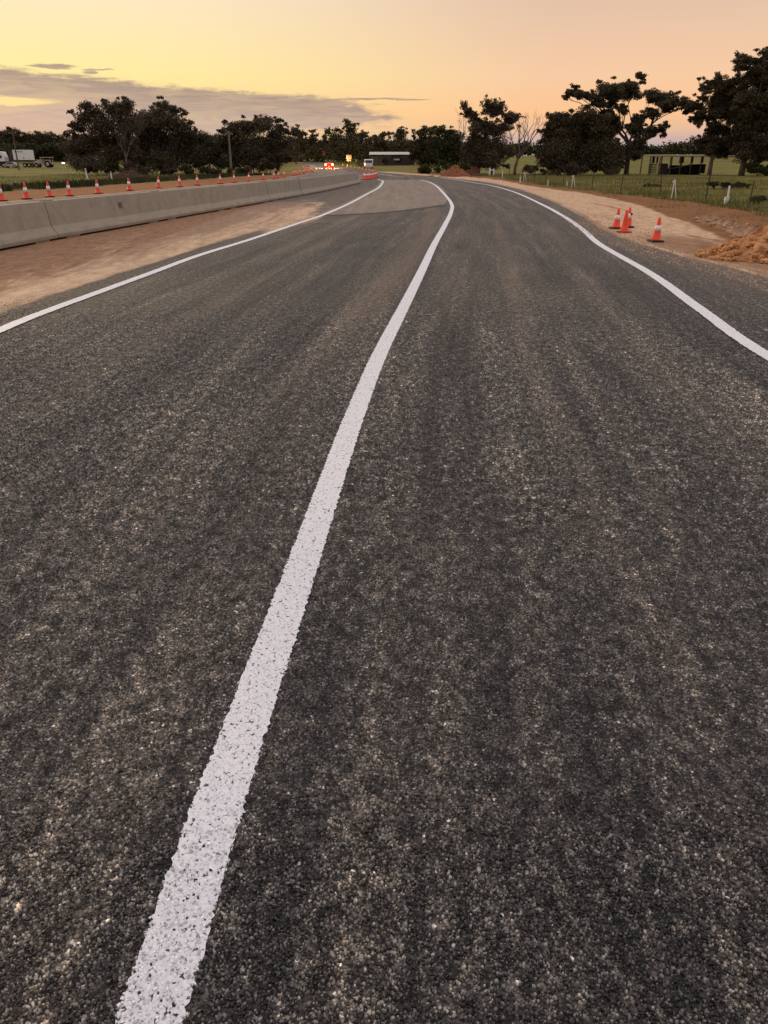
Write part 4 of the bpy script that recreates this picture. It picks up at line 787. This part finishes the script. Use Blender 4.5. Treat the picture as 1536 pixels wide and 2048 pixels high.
MB().box((.45,-1.156,zb+.42),(.26,.01,.2)).build('emblem', M_TRUCKD, b)
x, y = -85.9, 190.0
b = empty('truck', (x, y, zt(x,y))); tag(b, 'white truck cab partly seen beside the box truck', 'truck', 'parked trucks')
MB().prism([(-1.2,1.2),(1.25,1.2),(1.25,2.1),(.9,3.2),(-1.2,3.3)], -1.05, 1.05, 'y').build('cab', M_VANP, b, bevel=.08)
MB().box((.35,-1.055,2.15),(.7,.02,.6)).build('side_window', M_GLASS, b)
MB().box((-.4,0,1.0),(3.2,1.5,.5)).build('chassis', M_TRUCKD, b)
for wx in (-1.3,.6):
    for sy in (-1,1): MB().tube([(wx, sy*.9-.13, .5),(wx, sy*.9+.13, .5)], .5, 16).build('wheel', M_TYRE, b)
x, y = -75.6, 188.0; z0 = zt(x,y)
b = empty('farm_tractor', (x, y, z0)); tag(b, 'old pale tan tractor with flat canopy roof beside the white box truck', 'tractor')
MB().box((.75,0,2.05),(2.5,1.7,.12)).build('canopy', M_TANP, b, bevel=.02)
for px_ in (-.35,1.75):
    for sy in (-.75,.75): MB().tube([(px_,sy,.9),(px_,sy,2.02)], .06, 8).build('canopy_post', M_TANP, b)
MB().prism([(-2.1,.75),(-.3,.75),(-.3,1.75),(-1.2,1.45),(-2.0,1.15)], -.5, .5, 'y').build('bonnet', M_TANP, b, bevel=.05)
MB().prism([(-.3,.55),(1.9,.55),(1.9,1.0),(1.2,1.1),(.9,1.55),(.7,1.55),(.6,.95),(-.3,.95)], -.6, .6, 'y').build('seat_platform', M_TANP, b, bevel=.04)
for wx, r_ in ((-1.4,.45),(1.1,.72)):
    for sy in (-1,1):
        w_ = MB().tube([(wx, sy*.78-.16, r_),(wx, sy*.78+.16, r_)], r_, 18).build('wheel', M_TYRE, b)
        MB().tube([(wx, sy*.78-.17, r_),(wx, sy*.78+.17, r_)], r_*.5, 12).build('rim', M_TANP, w_)
for wx, r_ in ((-1.4,.62),(1.1,.9)):
    for sy in (-1,1):
        arc = [(wx+r_*math.cos(a), sy*.78, .5+r_*math.sin(a)) for a in np.linspace(.3, 2.84, 8)]
        MB().tube(arc, .10, 6).build('mudguard', M_TANP, b)
x, y = -72.1, 190; b = empty('work_lamp', (x, y, zt(x,y))); tag(b, 'small lit white work lamp beside the old tan tractor', 'lamp')
MB().tube([(0,0,0),(0,0,.75)], .04, 8).build('stand', M_TRUCKD, b); MB().box((0,0,.88),(.62,.18,.30)).build('lamp_head', emit('work_lamp', (1,.93,.8), 1.6), b, bevel=.04)
x, y = -81.2, 184.0; b = empty('parked_car', (x, y, zt(x,y)), R(90)); tag(b, 'small cream car with rounded roof parked before the white box truck', 'car')
MB().prism([(-1.6,.3),(1.6,.3),(1.7,.65),(1.0,.8),(.6,1.15),(-.6,1.18),(-1.2,.8),(-1.7,.6)], -.75, .75).build('body', M_TANP, b, bevel=.08)
MB().prism([(-.95,.82),(.8,.82),(.5,1.08),(-.5,1.10)], -.765, .765).build('side_window', M_GLASS, b)
for wy in (-1.05,1.05):
    for sx in (-1,1): wheel(b, sx*.66, wy, .3)

# ------------------------------------------------------------------ signs
def sign(name, x, y, zc, w, h, mats, lab, legs=True, tilt=0):
    z0 = tz(x, y); o = empty(name, (x, y, z0)); tag(o, lab, 'sign'); zc -= z0
    pn = MB().box((0,0,zc),(w,.04,h), Matrix.Rotation(tilt, 4, 'Y')).build('panel', mats[0], o, bevel=.01)
    if legs:
        for sx in (-.3,.3): MB().tube([(sx*w,.05,-.1),(sx*w,.04,zc)], .03, 8).build('leg', M_DARKSTEEL, o)
    return o
o = sign('work_sign', -7.72, 186.0, 2.45, 1.15, .75, [simple('sign_peach', (.85,.52,.34), None, 5.0, .35, .5)], 'white over orange roadwork sign with dark figure beyond the lit car')
zc = 2.45-tz(-7.72,186); MB().box((0,0,zc-.62),(.85,.04,.5)).build('panel', M_SIGNO, o, bevel=.01)
MB().box((-.05,-.026,zc-.12),(.16,.012,.34)).build('figure', M_SIGNO, o); MB().box((.05,-.026,zc-.5),(.30,.012,.12), Matrix.Rotation(.7,4,'Y')).build('figure', M_INK, o)
sign('hazard_board', -13.8, 163.0, .62, .95, .52, [M_SIGNW], 'low tilted white hazard board on the ground by the lit car', True, .12)
sign('warning_sign', -27.2, 262.0, 2.35, .95, .60, [M_SIGNY], 'small yellow warning sign on the uphill road bank')
sign('road_sign', -11.9, 168.0, 3.0, .5, .9, [M_RUST], 'narrow dull red sign standing behind the lit car')

# ------------------------------------------------------------------ buildings
x, y = 1.4, 215.0; z0 = tz(x,y); b = empty('farm_shed', (x, y, z0)); tag(b, 'long low shed with pale sheet roof in front of distant trees', 'shed')
MB().box((0,0,1.05),(10.0,5,2.1)).build('wall', M_WALL, b)
hh = 3.05-z0
MB().prism([(-3.1,hh-.02),(3.1,hh+.55),(3.1,hh+.67),(-3.1,hh+.10)], -5.1, 5.1).build('roof', M_ROOF, b)
for i in range(6): MB().box((-4.9+i*1.96,-2.9,hh/2),(.14,.14,hh)).build('post', M_WALL, b)
for i in range(2): MB().box((-1.2+i*3.4,-2.53,1.1),(1.3,.06,1.0)).build('window', M_DARK, b)
MB().box((1.7,-2.55,hh-1.1),(1.6,.04,.35)).build('wall_panel', M_ROOF, b)
x, y = 7.1, 219; b = empty('small_outbuilding', (x, y, tz(x,y))); tag(b, 'small pale roofed outbuilding beside the long low shed', 'shed')
MB().box((0,0,1.1),(1.6,2,2.2)).build('wall', M_WALL, b); MB().prism([(-1.0,2.2),(1.0,2.2),(0,2.85)], -1.2, 1.2, 'y').build('roof', M_ROOF, b)
x, y = 12.7, 118.0; b = empty('site_cabin', (x, y, 0), .15); tag(b, 'rust red narrow cabin standing behind the red soil heap', 'cabin')
MB().box((0,0,.92),(1.25,1.4,1.84)).build('wall', M_RUST, b, bevel=.02); MB().box((0,0,1.88),(1.4,1.55,.10)).build('roof', M_RUST, b)
MB().box((-.05,-.715,.86),(.75,.03,1.6)).build('door', M_RUST, b); MB().box((.22,-.74,.9),(.05,.03,.14)).build('handle', M_ROOF, b)
MB().box((.62,-.55,1.5),(.2,.3,.4)).build('meter_box', M_ROOF, b)
for i in range(6): MB().box((-.55+i*.22,-.71,.92),(.03,.03,1.8)).build('rib', M_RUST, b)
# open farm shelter in the paddock
x, y = 38.0, 110.0; b = empty('farm_shelter', (x, y, 0)); tag(b, 'open timber farm shelter with thin roof and dark clutter under the gums', 'shelter')
MB().prism([(-1.9,2.10),(1.9,2.30),(1.9,2.38),(-1.9,2.18)], -4.1, 4.1).build('roof', simple('tan_sheet', (.19,.155,.10), (.12,.095,.06), 2), b)
for sy in (-1.7,1.7):
    for i in range(7): MB().tube([(-3.95+i*1.31+rnd.uniform(-.1,.1),sy,-.2),(-3.95+i*1.31,sy,2.15+.05*sy)], .075, 8).build('post', M_WOOD, b)
for i in range(6): MB().box((-3.5+.0,-1.66,.2+i*.2),(1.05,.04,.13)).build('rail', M_WOOD, b)
MB().prism([(-1.2,.15),(3.6,.15),(3.6,1.25),(2.0,1.2),(.2,.85),(-1.2,.65)], -.9, .9, 'y').build('stored_machine', M_DARK, b, bevel=.05)
MB().box((1.6,1.2,.55),(4.2,.5,1.1),None,.95,.8).build('stacked_timber', M_DARK, b, bevel=.03)
MB().box((-1.7,0,.65),(1.2,1.6,1.3),None,.8,.8).build('hay_stack', M_TRUCKD, b, bevel=.05)
for i, (px_, w_) in enumerate([(-2.75,.32),(-2.25,.22),(.95,.55),(2.35,.22),(3.65,.30)]):
    MB().box((px_,.8,1.72),(w_,.2,.75)).build('hanging_panel', M_TRUCKD if i != 3 else M_RUST, b)

# ------------------------------------------------------------------ trees
def leaf_cloud(cl, leaf, dens, rng, flat=.75):
    """cl: (x,y,z,rx,ry,rz) clumps -> leaf quads gathered in small twig bunches"""
    VS = []; TN = []
    for (x, y, z, rx, ry, rz) in cl:
        nb = max(7, int(8+rx*rz*7.0)); ctone = rng.uniform(.1, .8)
        d = rng.normal(size=(nb, 3)); d /= np.linalg.norm(d, axis=1)[:, None]
        cen = np.array([x, y, z])+d*np.array([rx, ry, rz])*(rng.random((nb, 1))**.5)*.80
        rb = rng.uniform(.30, .52, nb)*min(rx, rz*1.4)
        rb = np.maximum(rb, leaf*1.2)
        area = math.pi*rx*rz; nl = int(area/(leaf*leaf*.45)*7.0*dens)
        w = rb**2/np.sum(rb**2); which = rng.choice(nb, nl, p=w)
        d = rng.normal(size=(nl, 3)); d /= np.linalg.norm(d, axis=1)[:, None]
        p = cen[which]+d*rb[which][:, None]*(rng.random((nl, 1))**.42)*np.array([1.15, 1.15, flat])
        a = rng.normal(size=(nl, 3)); a /= np.linalg.norm(a, axis=1)[:, None]
        b = np.cross(a, rng.normal(size=(nl, 3))); b /= np.linalg.norm(b, axis=1)[:, None]
        s = leaf*rng.uniform(.6, 1.25, (nl, 1)); l = a*s*.75; m_ = b*s*.36
        VS.append(np.stack([p-l, p+m_*1.5+.3*l, p+l*.9-m_], 1)); TN.append(np.clip(ctone+rng.normal(0, .25, nl), 0, 1))
    V = np.concatenate(VS); T_ = np.concatenate(TN); n = len(V)
    return npmesh('crown', V.reshape(-1, 3), np.arange(3*n), np.arange(0, 3*n, 3), {'tone': np.repeat(T_, 3)})
def limb(mb, p0, p1, r0, r1, q, n=6, sag=.12, segs=6):
    p0, p1 = Vector(p0), Vector(p1); Ld = (p1-p0).length
    c = p0.lerp(p1, .5)+Vector((q.uniform(-1,1)*.12*Ld, q.uniform(-1,1)*.12*Ld, sag*Ld))
    pts = []; rad = []
    for k in range(segs+1):
        u = k/segs; p = p0*(1-u)**2+c*2*u*(1-u)+p1*u*u
        if 0 < k < segs: p = p+Vector((q.uniform(-1,1), q.uniform(-1,1), q.uniform(-1,1)))*.025*Ld
        pts.append(p); rad.append(r0+(r1-r0)*u)
    mb.tube(pts, rad, n); return pts
def make_tree(i, name, label, x, y, r, leaf, dens, tone, cl):
    q = random.Random(100+i); rng = np.random.default_rng(200+i)
    z0 = tz(x, y); o = empty(name, (x, y, z0)); tag(o, label, 'tree')
    if y < 200 and i >= 12:
        cl = [(c[0], c[1], c[2]*1.28, c[3]*1.26) for c in cl]; ext = []
        for c in cl:                                    # foliage between neighbouring clumps
            nb_ = sorted((d for d in cl if d is not c), key=lambda d: math.hypot(d[0]-c[0], d[1]-c[1]))[:2]
            for d in nb_:
                if math.hypot(d[0]-c[0], d[1]-c[1]) < 2.6*(c[2]+d[2])/2+.8: ext.append(((c[0]+d[0])/2, (c[1]+d[1])/2, (c[2]+d[2])*.40, (c[3]+d[3])*.40))
        for c in list(cl):
            for _ in range(2):
                a = q.uniform(-.6, 3.7); s_ = q.uniform(.2, .36)
                ext.append((c[0]+math.cos(a)*c[2]*1.05, c[1]+math.sin(a)*c[3]*1.05, c[2]*s_, c[3]*s_))
    else:
        k_ = 1.16 if y < 200 else 1.12; cl = [(c[0], c[1], c[2]*k_, c[3]*k_) for c in cl]; ext = []
        for c in cl:                                    # small sprays breaking the outline
            for _ in range(3):
                a = q.uniform(-.4, 3.5); s_ = q.uniform(.16, .32)
                ext.append((c[0]+math.cos(a)*c[2]*1.05, c[1]+math.sin(a)*c[3]*1.05, c[2]*s_, c[3]*s_))
    xs = [c[0] for c in cl]; hw = max(1.0, (max(xs)-min(xs))/2*.55)
    full = [(c[0], q.uniform(-1, 1)*hw*.8, c[1]-z0, c[2], (c[2]*.6+c[3]*.7), c[3]) for c in cl]
    main = full; full = list(full); extra = [(c[0], q.uniform(-1, 1)*hw*.5, c[1]-z0, c[2], (c[2]*.6+c[3]*.7), c[3]) for c in ext]
    ztop = max(c[2] for c in full); zlow = min(c[2]-c[5] for c in full)
    xm = sum(c[0]*c[3]*c[4] for c in full)/sum(c[3]*c[4] for c in full)
    tb = MB(); fz = max(.18*ztop, min(.42*ztop, zlow+.25*ztop)); lean = max(-.8, min(.8, xm*.25))
    trunk = [(0,0,-.35),(lean*.15,q.uniform(-.1,.1),fz*.5),(lean*.5,q.uniform(-.2,.2),fz)]
    tb.tube(trunk, [r*1.15, r*.92, r*.8], 9)
    top = Vector(trunk[-1])
    nf = min(4, max(2, len(full)//4)); forks = []
    order = sorted(full, key=lambda c: c[0]); 
    for k in range(nf):
        grp = order[k*len(order)//nf:(k+1)*len(order)//nf]
        if not grp: continue
        gc = Vector((sum(c[0] for c in grp)/len(grp), sum(c[1] for c in grp)/len(grp), sum(c[2] for c in grp)/len(grp)))
        e = top.lerp(gc, .62); e.z = max(e.z, top.z+.1*ztop)
        pts = limb(tb, top-Vector((0,0,.1)), e, r*.62, r*.34, q, 7, .06); forks.append(e)
        for c in grp:
            ce = Vector(c[:3]); st = min(pts[2:], key=lambda p: (p-ce).length)
            lp = limb(tb, st, ce, r*.24, r*.06, q, 5, .05, 5)
            for _ in range(2): limb(tb, ce.lerp(st, q.uniform(.1,.4)), ce+Vector((q.uniform(-1,1)*c[3]*.8, q.uniform(-1,1)*c[4]*.7, q.uniform(-.3,.9)*c[5])), r*.08, r*.025, q, 4, 0, 3)
    tk = tb.build('trunk', M_BARKP if tone == 1 or i in (15, 16, 17) else M_BARK, o, smooth=True)
    cr = link('crown', leaf_cloud(full+extra, leaf*(.80 if y < 200 else .9), dens*.70, rng), M_LEAF[tone], o)
    return o
for i, (nm, lab, x, y, r, leaf, dens, tone, cl) in enumerate(TREES):
    o = make_tree(i, nm, lab, x, y, r, leaf, dens, tone, cl)
    if 'hilltop' in lab: o['group'] = 'distant hilltop trees'
    elif 'distant' in lab: o['group'] = 'distant trees beyond the road'
# bare dead tree
def bare_tree(x, y, targets, r, lab, seed, spread=1.0):
    q = random.Random(seed); o = empty('bare_tree', (x, y, tz(x,y))); tag(o, lab, 'tree'); tb = MB(); tw = MB()
    def grow(p, d, ln, rad, lev):
        e = p+d*ln; pts = limb(tb if lev < 2 else tw, p, e, rad, rad*.6, q, 6 if lev < 2 else 4, .03, 4)
        if lev >= 5 or ln < .22: return
        for k in range(2 if lev else 3):
            nd = (d+Vector((q.uniform(-.75,.75)*spread, q.uniform(-.6,.6), q.uniform(-.05,.45)))).normalized()
            grow(e if k else pts[3], nd, ln*q.uniform(.58,.82), rad*.58, lev+1)
    tb.tube([(0,0,-.3),(.05,0,.9),(.3,0,1.9)], [r*1.2, r, r*.85], 8)
    for d, ln in targets: grow(Vector((.28,0,1.75)), Vector(d).normalized(), ln, r*.62, 0)
    tb.build('trunk', M_BARK, o, smooth=True); tag(tw.build('twigs', M_BARK, o, smooth=True), kind='stuff'); return o
bare_tree(15.9, 102.5, [((.62,.1,.8), 2.2), ((.05,.2,1), 1.9), ((-.35,-.2,.8), 1.5), ((.45,-.2,.9), 1.5)], .17, 'leafless dead tree with fine bare branches beside the sparse gum', 5)
bare_tree(10.2, 108.0, [((-.25,0,1), 2.3), ((.15,.1,1), 1.9)], .10, 'thin leafless tree rising behind the red soil heap', 9)
bare_tree(-31.0, 101.0, [((-.3,0,1), 1.3), ((.35,.1,1), 1.5), ((.0,.1,1), 1.5)], .13, 'pale bare branched tree in front of the broad gum', 17, .8)

# shrubs and undergrowth
def shrub(x, y, w, h, lab, seed, tone=0, dens=.8, leaf=.14):
    rng = np.random.default_rng(seed); q = random.Random(seed); o = empty('shrub', (x, y, tz(x,y))); tag(o, lab, 'shrub')
    cl = [(q.uniform(-.7,.7)*w, q.uniform(-.4,.4)*w, h*q.uniform(.25,.62), w*q.uniform(.3,.5), w*.4, h*q.uniform(.25,.38)) for _ in range(6)]
    st = MB()
    for c in cl: limb(st, (c[0]*.2,c[1]*.2,-.1), c[:3], .035, .012, q, 5, 0, 4)
    st.build('stems', M_BARK, o); link('foliage', leaf_cloud(cl, leaf, dens, rng), M_LEAF[tone], o); return o
SH = [(-26.0,87.3,1.7,1.3,'brown dead bush on the brush heap by the short guide post',1),(-29.0,99,2.3,1.7,'scrubby shrub at the foot of the broad gum',1),(-24.5,100,2.0,1.5,'dry undergrowth shrub below the tall dense gum',1),(-21.3,102,1.8,1.2,'grey brown undergrowth shrub left of the pale power pole',1),(-18.0,104,1.6,1.1,'low undergrowth shrub beneath the rounded dark tree',0),(-14.6,108,1.5,2.2,'upright dark shrub at the end of the rounded dark tree',0),(-34.5,103,2.4,2.0,'wide dark shrub left of the broad gum',0),
      (18.6,103,1.6,1.3,'dark shrub beside the bare dead tree',0),(22.0,100,2.2,1.5,'dense low shrub under the bushy tree',0),(27.0,101.5,1.7,1.3,'low dark shrub before the umbrella shaped gum',0),(9.0,104,1.6,1.7,'green shrub behind the red soil heap',2),(6.4,118,1.6,1.4,'pale green shrub below the dense leafy tree',2),
      (44.5,99,2.4,1.9,'shrub under the tallest gum at the paddock edge',2),(49.5,98,2.4,2.2,'leafy shrub by the trunk of the tallest gum',2),
      (-6.0,190,1.8,1.3,'low green shrub below the roadwork sign',2),(-3.8,195,1.5,1.2,'roadside shrub beside the white van',2)]
for k, (x, y, w, h, lab, tn) in enumerate(SH): shrub(x, y, w, h, lab, 60+k, tn, .8, .16 if y < 150 else .3)
for k, (x, y, w, h, lab) in enumerate([(20.9,52.5,1.1,.55,'dark green weed clump behind the large A-shaped marker'),(22.7,54.0,1.3,.42,'low spreading weed patch before the open shelter'),(15.3,34.2,.5,.35,'weed tuft at the foot of the paddock fence'),(17.5,55.5,.9,.30,'brownish weed patch in the paddock by the fence')]):
    shrub(x, y, w, h, lab, 90+k, 2 if k != 3 else 1, .8, .07)

# far tree belts that read as one mass
def belt(name, x0, x1, y, h, lab, seed, leaf=1.1):
    rng = np.random.default_rng(seed); q = random.Random(seed); cl = []
    x = x0
    while x < x1:
        w = q.uniform(4, 8); hh_ = h*q.uniform(.7, 1.1); yy_ = y+q.uniform(-8, 8)
        cl.append((x, yy_, tz(x,yy_)+hh_*.5, w, 4, hh_*.52)); x += w*.9
    o = link(name, leaf_cloud(cl, leaf, .8, rng, 1.0), M_LEAF[2]); tag(o, lab, 'tree belt', kind='stuff'); return o
belt('tree_belt', 95, 300, 480, 7.5, 'far dark belt of trees along the right horizon', 31)
belt('tree_belt', -60, 95, 470, 8.0, 'far belt of trees behind the long low shed', 32)
belt('tree_belt', -330, -60, 430, 8.0, 'far belt of trees beyond the hill on the left', 33)
rng = np.random.default_rng(41); q = random.Random(41); cl = []
for k in range(46):
    x = q.uniform(-128, -93); y = q.uniform(248, 280); cl.append((x, y, tz(x,y)+q.uniform(.5,3.4), q.uniform(2.5,4.5), 3, q.uniform(1.2,2.2)))
tag(link('scrub', leaf_cloud(cl, .6, .8, rng, 1.0), M_LEAF[2]), 'dark scrub covering the slope behind the parked trucks', 'scrub', kind='stuff')
belt('hedge', -32, 12, 262, 5.5, 'dark hedge mass behind the distant trees', 34, .6)

# ------------------------------------------------------------------ grass
def blades(name, pts, hmin, hmax, wd, mat, lab, seed):
    rng = np.random.default_rng(seed); n = len(pts); h = rng.uniform(hmin, hmax, (n,1)); a = rng.uniform(0, 6.28, (n,1))
    p = np.concatenate([pts, (terrain(pts[:,0], pts[:,1])+rough(pts[:,0], pts[:,1])-.02)[:, None]], 1)
    w = np.concatenate([np.cos(a), np.sin(a), a*0], 1)*wd*rng.uniform(.6,1.4,(n,1)); ln = np.concatenate([rng.normal(0,.25,(n,2)), np.ones((n,1))], 1)*h
    V = np.stack([p-w, p+w, p+ln], 1)
    tn = np.clip(.35+.9*(fbm(pts[:,0]*.25, pts[:,1]*.25, 6)-.42)*1.6+rng.normal(0,.18,n), 0, 1)
    o = link(name, npmesh(name, V.reshape(-1,3), np.arange(3*n), np.arange(0,3*n,3), {'tone': np.repeat(tn, 3)}), mat); tag(o, lab, 'grass', kind='stuff'); return o
rng = np.random.default_rng(77)
def field(n, x0f, wid, y0, y1, pw=1.0):
    y = y0+(y1-y0)*rng.random(n)**pw; x = x0f(y)+wid*rng.random(n)**1.2
    return np.stack([x, y], 1)
pts = field(70000, lambda y: RC(y)-.2, 22, 22, 110, 1.3)
pts = pts[fbm(pts[:,0]*.5, pts[:,1]*.5, 21) > .34]
blades('paddock_grass', pts, .06, .30, .010, M_GRASS, 'rough green and dry grass of the right paddock', 1)
pts = field(9000, lambda y: RB(y)+.3, 3.0, 15, 80, 1.2)
pts = pts[fbm(pts[:,0]*.9, pts[:,1]*.9, 22) > .50]
blades('verge_grass', pts, .03, .12, .007, M_DRY, 'sparse dry tufts on the brown earth verge', 2)
y = 45+75*rng.random(26000)**1.1; x = LD1(y)-.5-26*rng.random(26000)**1.2
pts = np.stack([x, y], 1); pts = pts[(fbm(pts[:,0]*.4, pts[:,1]*.4, 23) > .36) & ~((np.abs(pts[:,1]-61) < 4) & (pts[:,0] < -25.5))]
y2 = 46+64*rng.random(16000)**1.2; x2 = LD1(y2)-.2-(LD1(y2)-LD2(y2))*.72*rng.random(16000)
p2 = np.stack([x2, y2], 1); p2 = p2[fbm(p2[:,0]*.5, p2[:,1]*.5, 25) > .30]
blades('ditch_weeds', p2, .10, .42, .03, M_LEAF[2], 'dark weeds filling the ditch between orange dirt and left grass', 4)
blades('roadside_grass', pts, .06, .28, .014, M_GRASS, 'rough grass of the left roadside beyond the cone row', 3)
